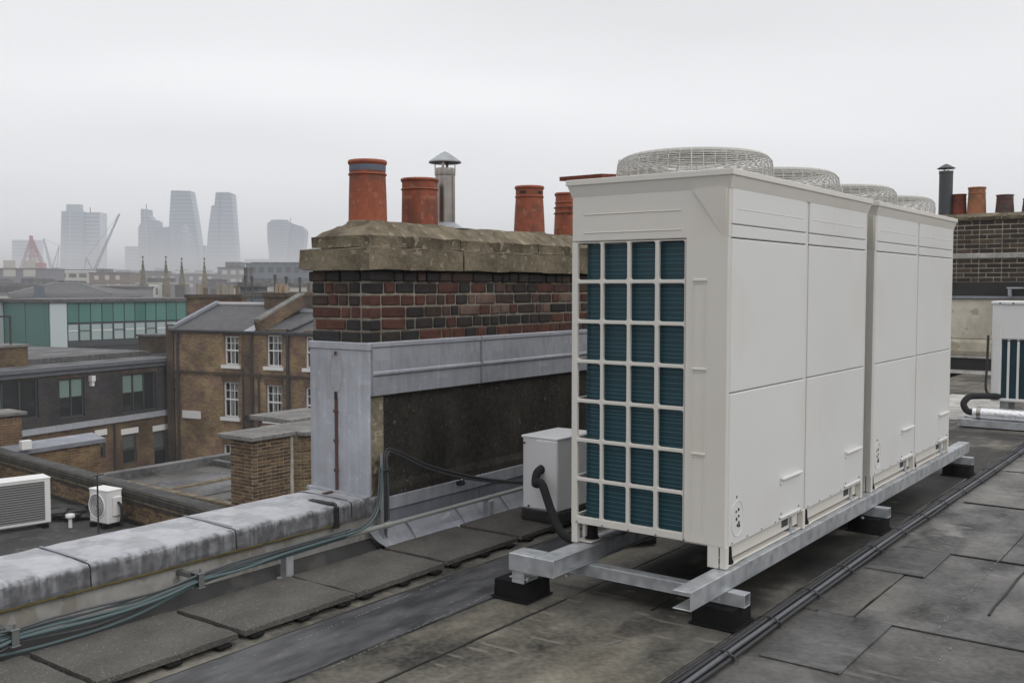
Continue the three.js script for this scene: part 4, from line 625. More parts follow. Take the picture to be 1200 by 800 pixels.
// ---------------------------------------------------------------- brick courses as pieces
function brickRun(parent, o) {       // o: axis 'x' | 'z', plane, face (+1 / -1), a0, a1 (run), y0, n courses, ch, mats, near [from, to], stuff name
  const r = rng(o.seed), rest = []; const L = o.len || 0.222, hw = o.deep || 0.06;
  for (let k = 0; k < o.n; k++) {
    let p = o.a0 - (k % 2) * L * 0.5, i = 0;
    while (p < o.a1 - 0.02) {
      const head = o.bond && (i + k) % 2 === 0, w0 = head ? L * 0.5 : L; let a = Math.max(p, o.a0), b = Math.min(p + w0, o.a1); p += w0; i++;
      if (b - a < 0.035) continue;
      const w = Math.round((b - a - 0.012) * 200) / 200, c = (a + b) / 2, y = o.y0 + (k + 0.5) * o.ch, out = o.plane + o.face * ((r() - 0.5) * 0.006 - hw / 2), m = o.mats[Math.floor(r() * o.mats.length)], v = Math.floor(r() * 2);
      if (!o.near || (c > o.near[0] && c < o.near[1])) { if (o.axis === 'x') piece(o.name || 'brick', brickG(w, o.ch - 0.013, hw, v), m, parent, c, y, out); else piece(o.name || 'brick', brickG(hw, o.ch - 0.013, w, v), m, parent, out, y, c); }
      else rest.push(o.axis === 'x' ? box(c - w / 2, c + w / 2, y - o.ch / 2 + 0.007, y + o.ch / 2 - 0.007, out - hw / 2, out + hw / 2) : box(out - hw / 2, out + hw / 2, y - o.ch / 2 + 0.007, y + o.ch / 2 - 0.007, c - w / 2, c + w / 2));
    }
  }
  if (rest.length) put('brick_courses', rest, o.restMat || o.mats[0], parent, { kind: 'stuff' });
}
// ---------------------------------------------------------------- wall across the far end of the roof
const XW = 17.2;
const brownMats = [[0.075, 0.055, 0.042], [0.10, 0.072, 0.052], [0.055, 0.043, 0.036], [0.13, 0.095, 0.066], [0.085, 0.06, 0.045]].map(c => tint(...c));
{
  const t = thing('gable_wall', 'dark brick end wall with stone band above a cream rendered base', 'brick wall', [XW + 0.2, 0, -1]);
  put('mortar_core', box(XW + 0.008, XW + 0.45, 1.24, 2.45, -9, 9), S({ map: rep(T.pale, 2), color: rgb(0.95, 0.88, 0.76), roughness: 1 }), t);
  brickRun(t, { axis: 'z', plane: XW, face: -1, a0: -9, a1: 9, y0: 1.925, n: 7, ch: 0.075, mats: brownMats, near: [-4.9, -1.9], seed: 3, bond: true, deep: 0.03 });
  brickRun(t, { axis: 'z', plane: XW, face: -1, a0: -9, a1: 9, y0: 1.468, n: 5, ch: 0.074, mats: brownMats.slice(0, 3), near: [-4.9, -1.9], seed: 9, bond: true, deep: 0.03 });
  put('stone_band', cbox(XW - 0.035, XW + 0.4, 1.842, 1.922, -9, 9, 0.01), S({ map: T.pale, roughness: 0.9 }), t);
  put('coping', cbox(XW - 0.05, XW + 0.5, 2.45, 2.515, -9, 9, 0.012), M.stone, t);
  put('flaunching', extrudeX([[0, 0], [0.5, 0], [0.4, 0.05], [0.1, 0.05]], 0, 18).rotateY(Math.PI / 2).translate(XW - 0.03, 2.515, 9), M.stone, t);
  put('membrane_band', cbox(XW - 0.02, XW + 0.3, 1.245, 1.468, -9, 9, 0.004), M.membrane, t);
  put('membrane_trim', cbox(XW - 0.06, XW + 0.3, 1.196, 1.243, -9, 9, 0.01), M.leadDull, t);
  put('render_base', cbox(XW - 0.01, XW + 0.3, 0.56, 1.196, -9, 9, 0.004), S({ map: rep(T.pale, 0.5), color: rgb(1.35, 1.28, 1.12), roughness: 0.85 }), t);
  put('render_roll', extrudeX([[0, 0.285], [0.05, 0.29], [0.075, 0.36], [0.06, 0.5], [0.03, 0.548], [0, 0.552], [-0.25, 0.552], [-0.25, 0.285]], -9, 9).rotateY(-Math.PI / 2).translate(XW, 0, 0), S({ map: rep(T.pale, 0.5), color: rgb(1.15, 1.07, 0.9), roughness: 0.8 }), t);
  put('drip_trim', cbox(XW - 0.07, XW + 0.3, 0.246, 0.284, -9, 9, 0.006), M.upstand, t);
  put('felt_upstand', cbox(XW - 0.02, XW + 0.3, 0.05, 0.245, -9, 9, 0.004), M.membrane, t);
  put('felt_fillet', extrudeX([[0.0, 0.004], [0.16, 0.004], [0.0, 0.052]], -9, 9).rotateY(-Math.PI / 2).translate(XW - 0.021, 0, 0), M.upstand, t);
  put('building_core', box(XW + 0.46, XW + 8, GROUND, 1.9, -9, 9), M.stockDark, t);
}
{
  const zf = (u) => onX(u, 252, XW + 0.2).z, top = v => onX(1150, v, XW + 0.2).y, y0 = 2.54;
  pot('dark red chimney pot tucked close behind the black flue', XW + 0.24, (zf(1115) + zf(1132)) / 2, y0, top(226) - y0, 0.12, 0.105, M.terracottaDark);
  pot('pale orange chimney pot tallest on the far brick wall', XW + 0.22, (zf(1133) + zf(1156)) / 2, y0, top(219) - y0, 0.145, 0.128, M.terracottaPale);
  pot('purplish brown squat chimney pot on the far brick wall', XW + 0.22, (zf(1167) + zf(1188)) / 2, y0, top(229.5) - y0, 0.14, 0.122, M.terracottaPurple);
  pot('dark chimney pot standing alone beyond the purplish brown one', XW + 0.22, (zf(1199) + zf(1217)) / 2, y0, top(235) - y0, 0.13, 0.11, M.terracottaPurple);
  flue('matt black flue pipe with flat rain cap on the far wall', XW + 0.18, (zf(1100) + zf(1117)) / 2, 2.52, top(198), 0.105, M.frameDark, M.frameDark, 0.10, 0.14);
}
// ---------------------------------------------------------------- second plant by the far wall
{
  const X = 10.95, zl = -2.125, zr = -1.15, yb = 0.235, yt = 1.245;
  const t = thing('wall_condenser', 'white condenser with vertical grille bars and a lagged pipe at its foot', 'air conditioner', [X + 0.2, 0.012, -1.64]);
  put('casing', [cbox(X + 0.004, X + 0.42, 0.86, yt - 0.01, zl, zr, 0.01), cbox(X + 0.09, X + 0.42, yb + 0.01, 0.86, zl + 0.004, zr - 0.004, 0.008), cbox(X, X + 0.1, yb, yt - 0.012, zl - 0.002, zl + 0.09, 0.01)], M.white, t);
  put('top_cover', cbox(X - 0.012, X + 0.43, yt - 0.035, yt, zl - 0.012, zr + 0.012, 0.008), M.white, t);
  put('coil', cbox(X + 0.03, X + 0.09, yb + 0.012, 0.859, zl + 0.09, zr - 0.03, 0.002), M.coil, t);
  put('sill_rail', cbox(X - 0.004, X + 0.06, yb - 0.002, yb + 0.03, zl + 0.0, zr, 0.006), M.white, t);
  for (let z = zl + 0.155; z < zr - 0.02; z += 0.088) put('grille_bar', cbox(X + 0.002, X + 0.02, yb + 0.02, 0.862, z - 0.011, z + 0.011, 0.004), M.white, t);
  for (let i = 0; i < 8; i++) put('vent_slot', cbox(X + 0.001, X + 0.006, 0.842, 0.856, zl + 0.10 + i * 0.11, zl + 0.18 + i * 0.11, 0.002), M.gap, t);
  for (let i = 0; i < 8; i++) put('screw', rod([X - 0.014, yt - 0.02, zl + 0.07 + i * 0.12], [X - 0.01, yt - 0.02, zl + 0.07 + i * 0.12], 0.009, 6), M.gap, t);
  for (const z of [zl + 0.12, zr - 0.12]) put('foot', [cbox(X + 0.04, X + 0.40, 0.012, yb, z - 0.04, z + 0.04, 0.006)], M.zincDull, t);
  const px = X - 0.32, p = thing('lagged_pipe', 'foil-lagged pipe with a black insulated bend lying before the far condenser', 'pipe', [px, 0.05, -1.5]);
  put('lagging', rod([px, 0.135, -2.215], [px, 0.135, -0.3], 0.062, 18), M.foil, p);
  for (const z of [-2.16, -1.72, -1.2]) put('foil_tape', rod([px, 0.135, z - 0.02], [px, 0.135, z + 0.02], 0.0635, 18), M.steel, p);
  put('insulated_bend', tube([[px, 0.14, -2.19], [px, 0.15, -2.27], [px + 0.01, 0.22, -2.31], [px + 0.05, 0.285, -2.27], [px + 0.12, 0.295, -2.19], [px + 0.34, 0.28, -2.05]], 0.032, 40, 10), M.foam, p);
  const q = thing('pipe_tray', 'short galvanised tray carrying the foil-lagged pipe on the roof', 'cable tray', [px, 0.012, -1.5]);
  put('tray', [cbox(px - 0.13, px + 0.13, 0.06, 0.066, -2.33, -0.3, 0.002), cbox(px - 0.133, px - 0.128, 0.012, 0.085, -2.33, -0.3, 0.002), cbox(px + 0.128, px + 0.133, 0.012, 0.085, -2.33, -0.3, 0.002), cbox(px - 0.128, px + 0.128, 0.012, 0.06, -2.33, -2.325, 0.002)], M.zinc, q);
  solo('drop_cable', tube([[X - 0.02, 0.9, zl - 0.03], [X - 0.022, 0.6, zl - 0.034], [X - 0.02, 0.32, zl - 0.03], [X + 0.03, 0.28, zl + 0.03]], 0.012, 24, 8), M.cableBlack, 'thin dark cable dropping down the side of the far condenser', 'cable');
  const bz = onX(1182, 345, XW - 0.12).z;
  const b = thing('metal_bracket', 'small grey metal rail bracket on the ledge of the far wall', 'bracket', [XW - 0.1, 1.245, bz]);
  put('top_rail', cbox(XW - 0.16, XW - 0.08, 1.36, 1.385, bz - 0.02, bz + 1.2, 0.004), M.zincDull, b); put('post', cbox(XW - 0.15, XW - 0.09, 1.244, 1.36, bz, bz + 0.05, 0.004), M.zincDull, b); put('post', cbox(XW - 0.15, XW - 0.09, 1.244, 1.36, bz + 1.1, bz + 1.15, 0.004), M.zincDull, b);
}
struct('host_building', [box(-7.9, 17.5, GROUND, -0.305, -3.70, 8)], M.stockDark);

// ---------------------------------------------------------------- lower roofs beyond the parapet
const LR = -3.75, WT = -3.0;
const A0 = onY(-60, 514.5, WT), A1 = onY(265, 604, WT), WD = A1.clone().sub(A0).setY(0).normalize();
const stockMats = [[0.20, 0.125, 0.062], [0.16, 0.095, 0.05], [0.24, 0.155, 0.08], [0.12, 0.072, 0.045], [0.18, 0.10, 0.06]].map(c => tint(...c));
{
  struct('lower_roof', [box(-20, 13.2, GROUND, LR, -30, -4.3)], M.roofDark);
  // party wall, turned a few degrees off our grid; local x runs along it towards us
  const len = A1.clone().sub(A0).length() + 9, turn = Math.atan2(-WD.z, WD.x);
  const t = thing('party_wall', 'weathered yellow brick party wall under a dark overhanging coping', 'brick wall', [A0.x, LR, A0.z], undefined, turn);
  // local +x along the wall, local -z... the face towards us looks along local (+z rotated); our side is local -z or +z by sign
  const n = V(Math.sin(turn), 0, Math.cos(turn)), side = n.dot(V(-A0.x, 0, -A0.z)) > 0 ? 1 : -1, hgt = WT - LR;
  const zz = (a, b) => [side * a, side * b];
  put('mortar_core', box(0, len, -0.3, hgt - 0.18, side * -0.012, side * -0.34), S({ map: T.pale, color: rgb(0.75, 0.68, 0.55), roughness: 1 }), t);
  const list = [[], [], []], r = rng(66); for (let k = 0; k < 6; k++) for (let x = (k % 2) * -0.11; x < len; x += 0.222) { if (r() < 0.01) continue; list[Math.floor(r() * 3)].push(box(Math.max(0, x) + 0.006, x + 0.21, k * 0.075 + 0.008, k * 0.075 + 0.069, side * (-0.06), side * (r() - 0.5) * 0.008)); }
  list.forEach((l, i) => put('brick_courses', l, stockMats[[0, 2, 3][i]], t, { kind: 'stuff' }));
  put('dark_course', box(0, len, 0.455, 0.50, side * -0.3, side * 0.035), M.render, t);
  put('dark_course', box(0, len, 0.505, 0.57, side * -0.3, side * 0.015), M.stone, t);
  put('coping', [cbox(0, len, hgt - 0.17, hgt - 0.03, side * -0.40, side * 0.075, 0.02), cbox(0, len, hgt - 0.03, hgt, side * -0.38, side * 0.05, 0.012)], M.render, t);
  put('coping_top', box(0, len, hgt + 0.001, hgt + 0.012, side * -0.36, side * -0.02), M.roofDark, t);
  put('felt_upstand', box(0, len, 0.0, 0.09, 0, side * 0.03), M.membrane, t);
}
function splitCondenser(label, pos, turn, w, h, d, o) {
  const t = thing('split_condenser', label, 'air conditioner', pos, undefined, turn);
  put('casing', cbox(-w / 2, w / 2, 0.1, 0.1 + h, -d / 2, d / 2, 0.02), M.white, t);
  put('top_cover', cbox(-w / 2 - 0.01, w / 2 + 0.01, 0.1 + h - 0.03, 0.1 + h + 0.006, -d / 2 - 0.01, d / 2 + 0.01, 0.012), M.white, t);
  const f = w / 2 - 0.06;
  if (o.grille) { put('fan_opening', cbox(-f, f - 0.06, 0.17, 0.1 + h - 0.07, d / 2 - 0.01, d / 2 + 0.003, 0.004), S({ color: rgb(0.12, 0.12, 0.12), roughness: 0.8 }), t);
    for (let i = 0; i < 16; i++) { const y = 0.18 + i * (h - 0.16) / 16; put('grille_slat', cbox(-f, f - 0.06, y, y + 0.018, d / 2, d / 2 + 0.014, 0.003), S1, t); } }
  else { put('fan_ring', new THREE.TorusGeometry(h * 0.36, 0.02, 8, 28).translate(-0.05, 0.1 + h * 0.5, d / 2), M.white, t); put('fan_opening', new THREE.CylinderGeometry(h * 0.34, h * 0.34, 0.012, 28).rotateX(Math.PI / 2).translate(-0.05, 0.1 + h * 0.5, d / 2), S({ color: rgb(0.22, 0.22, 0.22), roughness: 0.8 }), t);
    for (let i = 1; i < 5; i++) put('guard_wire', new THREE.TorusGeometry(h * 0.34 * i / 5, 0.006, 5, 24).translate(-0.05, 0.1 + h * 0.5, d / 2 + 0.012), M.white, t);
    put('valve_cover', cbox(w / 2 - 0.002, w / 2 + 0.05, 0.25, 0.1 + h * 0.8, -d / 2 + 0.03, d / 2 - 0.12, 0.02), M.white, t);
    put('pipe_bend', tube([[w / 2 + 0.03, 0.55, -0.05], [w / 2 + 0.12, 0.5, -0.05], [w / 2 + 0.14, 0.3, -0.06], [w / 2 + 0.05, 0.05, -0.1]], 0.028, 16, 8), M.foam, t); }
  for (const x of [-w / 2 + 0.12, w / 2 - 0.12]) put('foot_rail', cbox(x - 0.06, x + 0.06, 0, 0.1, -d / 2 - 0.05, d / 2 + 0.05, 0.01), M.rubber, t);
  return t;
}
{
  const p = onY(8, 622, LR), q = onY(124, 616, LR);
  splitCondenser('white condenser with a wide slatted front on the lower roof', [p.x, LR, p.z], Math.atan2(-p.x, -p.z) + 0.25, 1.62, 0.98, 0.5, { grille: true });
  splitCondenser('white condenser with round fan and black pipe bend on the lower roof', [q.x, LR, q.z], Math.atan2(-q.x, -q.z) - 0.95, 0.62, 0.72, 0.36, {});
  const a = onY(115, 625, LR), t = thing('thin_pole', 'thin dark aerial pole standing beside the round-fan condenser', 'pole', [a.x, LR, a.z]);
  put('mast', rod([a.x, LR, a.z], [a.x, onZ(115, 556, a.z).y, a.z], 0.018, 8), M.pipe, t); put('cross_arm', rod([a.x - 0.1, onZ(115, 557, a.z).y, a.z], [a.x + 0.15, onZ(115, 556, a.z).y, a.z], 0.012, 6), M.pipe, t);
  const b = onY(82, 618, LR), v = thing('roof_vent', 'little white plastic roof vent between the two lower condensers', 'vent', [b.x, LR, b.z]);
  put('stem', rod([b.x, LR, b.z], [b.x, LR + 0.22, b.z], 0.04, 10), M.farWhite, v); put('cap', lathe([[0.001, 0.31], [0.09, 0.29], [0.1, 0.22], [0.05, 0.2]], 14).translate(b.x, LR, b.z), M.farWhite, v);
  const pl = thing('debris_pile', 'dark crumpled felt offcuts heaped on the lower roof', 'debris', [0, LR, 0]); const r = rng(52);
  for (let i = 0; i < 14; i++) { const c = onY(60 + r() * 35, 600 + r() * 10, LR); put('felt_offcut', cbox(-0.3 - r() * 0.3, 0.3, 0, 0.03 + r() * 0.05, -0.12, 0.15, 0.01).rotateY(r() * 3).rotateX((r() - 0.5) * 0.3).translate(c.x, LR + 0.03 + r() * 0.08, c.z), M.membrane, pl); }
}
// brick pier with slab coping and bowed brick end
{
  const Y = -1.6, c = onY(294, 513, Y), x0 = c.x + 0.1, z0 = c.z - 0.06, w = 0.97, d = 0.74;
  const t = thing('brick_pier', 'square yellow brick pier with a bowed end under grey slab copings', 'brick pier', [x0 + w / 2, LR, z0 - d / 2]);
  const mm = S({ map: T.pale, color: rgb(0.95, 0.88, 0.72), roughness: 1 });
  put('mortar_core', box(x0 + 0.012, x0 + w - 0.01, LR, Y - 0.09, z0 - 0.012, z0 - d), mm, t);
  const n = 20, y0 = Y - 0.09 - n * 0.072, mats = [[0.17, 0.10, 0.052], [0.13, 0.078, 0.043], [0.22, 0.14, 0.072], [0.10, 0.062, 0.04], [0.26, 0.17, 0.09]].map(c => tint(...c));
  brickRun(t, { axis: 'x', plane: z0, face: 1, a0: x0, a1: x0 + w, y0, n, ch: 0.072, mats, seed: 5, bond: true });
  brickRun(t, { axis: 'z', plane: x0, face: -1, a0: z0 - d, a1: z0 - 0.065, y0, n, ch: 0.072, mats, seed: 6, bond: true });
  // bowed end
  const bx = x0 + w + 0.48, bz = z0 - 0.30, R = 0.56; put('bowed_core', new THREE.CylinderGeometry(R - 0.012, R - 0.012, Y - 0.09 - LR, 28).translate(bx, (Y - 0.09 + LR) / 2, bz), mm, t);
  const gold = [[0.25, 0.17, 0.085], [0.21, 0.135, 0.07], [0.28, 0.20, 0.11], [0.15, 0.10, 0.06]].map(c => tint(...c)), r = rng(71);
  for (let k = 0; k < 17; k++) for (let i = 0; i < 9; i++) { const a = -1.75 + (i + (k % 2) * 0.5) * 0.27; piece('brick', brickG(0.135, 0.058, 0.06, k % 2), gold[Math.floor(r() * 4)], t, bx + Math.sin(a) * (R - 0.028), Y - 0.09 - (k + 0.5) * 0.072, bz + Math.cos(a) * (R - 0.028), a); }
  put('cement_fillet', new THREE.CylinderGeometry(0.05, 0.06, 1.3, 8).translate(x0 + w + 0.02, Y - 0.75, z0 - 0.02), M.upstand, t);
  put('coping_slab', cbox(x0 - 0.10, x0 + w + 0.08, Y - 0.09, Y, z0 - d - 0.3, z0 + 0.07, 0.012), M.slab, t);
  put('coping_slab', cbox(x0 + w + 0.082, x0 + w + 1.8, Y - 0.09, Y, bz - R - 0.25, bz + R + 0.08, 0.012), M.slab, t);
  put('coping_slab', cbox(x0 + w + 0.9, x0 + w + 2.6, Y - 0.05, Y + 0.06, bz - 2.2, bz - 0.75, 0.012), M.slab, t);
}
// roofs past the party wall, the brick upstand and the pier at the frame edge
{
  const z0 = -27.1, q0 = onZ(25, 529, z0), q1 = onZ(117, 513, z0);
  const t = thing('brick_upstand', 'brown brick upstand wall with a sloping lead cap beside a white flashing', 'brick wall', [(q0.x + q1.x) / 2, LR, z0]);
  put('wall', box(q0.x - 3, q1.x, LR - 0.6, q1.y - 0.12, z0 - 0.012, z0 - 0.3), S({ map: T.pale, color: rgb(0.8, 0.7, 0.55), roughness: 1 }), t);
  const list = [[], [], []], r = rng(90); for (let k = 0; k < 13; k++) for (let x = q0.x - 1 - (k % 2) * 0.11; x < q1.x - 0.05; x += 0.222) list[Math.floor(r() * 3)].push(box(x + 0.006, Math.min(q1.x, x + 0.212), LR - 0.35 + k * 0.075, LR - 0.35 + k * 0.075 + 0.062, z0 - 0.05, z0 + (r() - 0.5) * 0.01));
  list.forEach((l, i) => put('brick_courses', l.filter(g => { g.computeBoundingBox(); return g.boundingBox.max.y < q1.y - 0.11; }), stockMats[i], t, { kind: 'stuff' }));
  put('lead_cap', quadSlab([q0.x - 3, q0.y - 0.01, z0 + 0.12], [q1.x + 0.1, q1.y - 0.01, z0 + 0.12], [q1.x + 0.1, q1.y + 0.1, z0 - 0.6], [q0.x - 3, q0.y + 0.1, z0 - 0.6], 0.12), M.leadDull, t);
  const wq = onZ(30, 521, z0 + 0.25); put('white_flashing', cbox(wq.x - 0.14, wq.x + 0.14, wq.y - 0.13, wq.y + 0.12, z0 + 0.14, z0 + 0.3, 0.01), M.farWhite, t);
  const pz = -27.6, p1 = onZ(25, 482, pz), pt = thing('chimney_breast', 'stubby yellow brick chimney breast with pale coping at the lower roof', 'brick pier', [p1.x - 1, LR, pz]);
  put('mortar_core', box(p1.x - 3, p1.x - 0.012, LR - 0.3, p1.y - 0.1, pz - 0.012, pz - 0.9), S({ map: T.pale, color: rgb(0.85, 0.76, 0.6), roughness: 1 }), pt);
  const l2 = [[], [], []]; for (let k = 0; k < 27; k++) for (let x = p1.x - 2.0 - (k % 2) * 0.11; x < p1.x - 0.05; x += 0.222) { const y = p1.y - 0.1 - (k + 1) * 0.075; l2[Math.floor(r() * 3)].push(box(x + 0.006, Math.min(p1.x, x + 0.212), y, y + 0.062, pz - 0.05, pz + (r() - 0.5) * 0.01)); }
  l2.forEach((l, i) => put('brick_courses', l, stockMats[[0, 1, 4][i]], pt, { kind: 'stuff' }));
  put('coping', cbox(p1.x - 3, p1.x + 0.12, p1.y - 0.1, p1.y, pz - 1, pz + 0.1, 0.02), M.slab, pt);
  struct('middle_roof', [box(13.7, 30, GROUND, -4.6, -27.6, -8)], M.roofDark);
  const mr = thing('grey_flat_roof', 'low grey felt flat roof with raised sheets beyond the party wall', 'flat roof', [17, -4.6, -22]);
  put('roof_sheet', box(13.3, 15.6, -4.6, -4.17, -26.5, -18), M.roofMid, mr); put('roof_sheet', box(15.61, 24, -4.6, -4.27, -26.4, -18), M.roofMid, mr);
  put('upstand', cbox(15.4, 15.62, -4.35, -4.02, -26.4, -18, 0.02), M.stone, mr); put('upstand', cbox(13.3, 24, -4.55, -4.02, -26.8, -26.5, 0.02), M.roofGrey, mr); put('upstand', cbox(19.3, 19.5, -4.35, -4.08, -26.4, -18, 0.02), M.roofGrey, mr); put('roof_sheet', cbox(16.2, 19.0, -4.28, -4.235, -25.2, -22.6, 0.01), M.roofGrey, mr); put('roof_batten', cbox(15.8, 23.5, -4.28, -4.17, -24.0, -23.85, 0.02), M.stone, mr); put('roof_batten', cbox(15.8, 23.5, -4.28, -4.19, -21.6, -21.45, 0.02), M.roofDark, mr); put('edge_board', cbox(13.2, 13.32, -4.55, -4.05, -26.5, -18, 0.02), M.stone, mr);
}

// ---------------------------------------------------------------- buildings across the yard
function frame(name, label, category, u, D, deg, base = GROUND, group) {
  const a = deg * Math.PI / 180, dir = RT.clone().multiplyScalar(Math.sin(a)).addScaledVector(FW, Math.cos(a)), p = far(u, 400, D), turn = Math.atan2(-dir.z, dir.x);
  const t = thing(name, label, category, [p.x, base, p.z], group, turn), n = V(-dir.z, 0, dir.x);
  const loc = (uu, vv, off = 0) => { const d = ray(uu, vv), o = V(p.x, 0, p.z).addScaledVector(n, off), s = o.dot(n) / V(d.x, 0, d.z).dot(n), w = go(d, s); return [w.clone().sub(V(p.x, 0, p.z)).setY(0).dot(dir), w.y - base]; };
  return { t, loc };
}
function facade(t, loc, x0, x1, y0, y1, holes, mat, name = 'wall', depth = 0.3) {
  const s = rectShape(x0, x1, y0, y1); for (const h of holes) s.holes.push(rectHole(...h));
  return put(name, new THREE.ExtrudeGeometry(s, { depth, bevelEnabled: false }).translate(0, 0, -depth), mat, t);
}
// London terrace house
{
  const { t, loc } = frame('terrace_house', 'old yellow brick terraced house with white sash windows and slate roof', 'house', 205, 57, 116.5);
  const xL = loc(204, 420)[0], xR = loc(440, 420)[0], ye = (loc(205, 389)[1] + loc(375, 388)[1]) / 2;
  const rects = [[263, 279, 394, 427], [312.5, 330, 393, 429], [358, 376, 395, 431], [262, 279, 448, 488], [312, 330, 452, 491], [358, 376, 455, 496], [262, 279, 522, 562], [312, 330, 528, 568], [410, 427, 398, 434], [410, 427, 458, 500]];
  const wins = rects.map(([a, b, c, d]) => { const p = loc(a, d), q = loc(b, c); return [p[0], q[0], p[1], q[1]]; });
  facade(t, loc, xL, xR, 0, ye, wins, M.stock);
  put('side_wall', [box(xL, xL + 0.3, 0, ye, -8, -0.301), box(xR - 0.3, xR, 0, ye, -8, -0.301), box(xL + 0.3, xR - 0.3, 0, ye, -8, -7.7), box(xL + 0.3, xR - 0.3, 0, ye - 0.1, -1.6, -1.5)], M.stock, t);
  for (const [x0, x1, y0, y1] of wins) {
    const f = 0.07, zz = -0.1, w = put('window', [box(x0, x0 + f, y0, y1, zz - 0.08, zz), box(x1 - f, x1, y0, y1, zz - 0.08, zz), box(x0 + f, x1 - f, y1 - f, y1, zz - 0.08, zz), box(x0 + f, x1 - f, y0, y0 + f, zz - 0.08, zz), box(x0 + f, x1 - f, (y0 + y1) / 2 - 0.04, (y0 + y1) / 2 + 0.04, zz - 0.09, zz + 0.01)], M.sash, t);
    for (const k of [1 / 3, 2 / 3]) put('glazing_bar', box(mix(x0 + f, x1 - f, k) - 0.022, mix(x0 + f, x1 - f, k) + 0.022, y0 + f, y1 - f, zz - 0.06, zz - 0.02), M.sash, w);
    for (const k of [0.75]) put('glazing_bar', box(x0 + f, x1 - f, mix(y0, y1, k) - 0.018, mix(y0, y1, k) + 0.018, zz - 0.058, zz - 0.022), M.sash, w);
    put('pane', new THREE.PlaneGeometry(x1 - x0 - 2 * f, y1 - y0 - 2 * f).translate((x0 + x1) / 2, (y0 + y1) / 2, zz - 0.04), M.pane, w);
    put('curtain', [box(x0 + 0.02, mix(x0, x1, 0.28), y0, y1, -0.5, -0.46), box(mix(x0, x1, 0.55), mix(x0, x1, 0.75), y0, y1, -0.5, -0.46), box(x0, x1, mix(y0, y1, 0.72), y1, -0.54, -0.52)], M.curtain, w);
    put('sill', box(x0 - 0.16, x1 + 0.16, y0 - 0.2, y0 - 0.01, -0.1, 0.14), M.sash, w);
    put('lintel', box(x0 - 0.12, x1 + 0.12, y1 + 0.005, y1 + 0.32, -0.2, 0.012), M.stockDark, w);
  }
  { const p = loc(215, 489), q = loc(235, 482); put('blocked_sill', box(p[0], q[0], p[1], q[1], -0.1, 0.12), M.sash, t); }
  { const p = loc(204, 434.5), q = loc(440, 447); put('string_course', bar([xL, p[1], 0.05], [xR, (p[1] + q[1]) / 2, 0.05], 0.14, 0.12), M.stockSoot, t); }
  for (const [u, v0, v1, r] of [[208.5, 390, 545, 0.07], [285.5, 430, 600, 0.06], [295, 388, 490, 0.075], [304, 440, 480, 0.05], [337.5, 385, 600, 0.09]]) { const p = loc(u, v0), q = loc(u, v1); put('drain_pipe', rod([p[0], q[1] - 3, 0.1], [p[0], p[1] - 0.02, 0.1], r, 10), M.pipe, t); }
  { const p = loc(294.5, 490); put('hopper_head', new THREE.CylinderGeometry(0.32, 0.16, 0.4, 10).translate(p[0], p[1], 0.2), M.pipe, t); }
  put('gutter', rod([xL, ye - 0.02, 0.13], [xR, ye - 0.02, 0.13], 0.09, 8), M.pipe, t);
  // weathered pier strips on the front
  { const a = loc(284, 420)[0], b = loc(297, 420)[0]; put('brick_pier', box(a, b, 0, ye - 0.12, 0.001, 0.08), M.stockDark, t); const c = loc(200, 420)[0]; put('flank_pier', box(c - 0.25, xL - 0.002, 0, ye + 0.3, -1.2, 0.1), M.stockSoot, t); }
  // roofs
  const zr = -3.7, y1 = loc(280, 357, zr)[1], y2 = loc(360, 365.5, zr)[1], xm = loc(303, 385)[0];
  put('slate_roof', quadSlab([xL - 0.1, ye, 0.22], [xm, ye, 0.22], [xm, y1, zr], [xL - 0.1, y1, zr], 0.12), M.slateBlack, t);
  put('slate_roof', quadSlab([xm + 0.02, ye, 0.22], [xR, ye, 0.22], [xR, y2, zr], [xm + 0.02, y2, zr], 0.12), M.slate, t);
  put('slate_roof', [quadSlab([xm, ye, -8], [xL - 0.1, ye, -8], [xL - 0.1, y1 - 0.01, zr], [xm, y1 - 0.01, zr], 0.12), quadSlab([xR, ye, -8], [xm, ye, -8], [xm, y2 - 0.01, zr], [xR, y2 - 0.01, zr], 0.12)], M.slateBlack, t);
  put('gable_wall', (() => { const s = new THREE.Shape([[0.1, ye - 0.2], [0.1, ye + 0.02], [-zr, y1 + 0.02], [8, ye], [8, ye - 0.2]].map(p => new THREE.Vector2(...p))); return new THREE.ExtrudeGeometry(s, { depth: 0.3, bevelEnabled: false }).rotateY(Math.PI / 2).translate(xL - 0.28, 0, 0.0); })(), M.stock, t);
  put('verge_coping', bar([xL - 0.12, ye + 0.1, 0.2], [xL - 0.12, y1 + 0.14, zr], 0.28, 0.16), M.leadDull, t);
  put('ridge_flashing', rod([xL, y1 + 0.04, zr], [xm, y1 + 0.04, zr], 0.12, 8), S({ color: rgb(0.42, 0.41, 0.40), roughness: 0.8 }), t); put('ridge_flashing', rod([xm, y2 + 0.04, zr], [xR, y2 + 0.04, zr], 0.12, 8), S({ color: rgb(0.42, 0.41, 0.40), roughness: 0.8 }), t);
  put('party_parapet', [bar([xm, ye + 0.25, 0.1], [xm, y1 + 0.3, zr], 0.35, 0.7)], M.stockDark, t); put('party_coping', bar([xm, ye + 0.66, 0.15], [xm, y1 + 0.68, zr], 0.45, 0.1), M.slab, t);
  put('eaves_patch', quadSlab([xm - 0.9, ye + 0.05, 0.2], [xm - 0.2, ye + 0.05, 0.2], [xm - 0.2, ye + 0.35, -0.4], [xm - 0.7, ye + 0.35, -0.4], 0.02), M.lead, t);
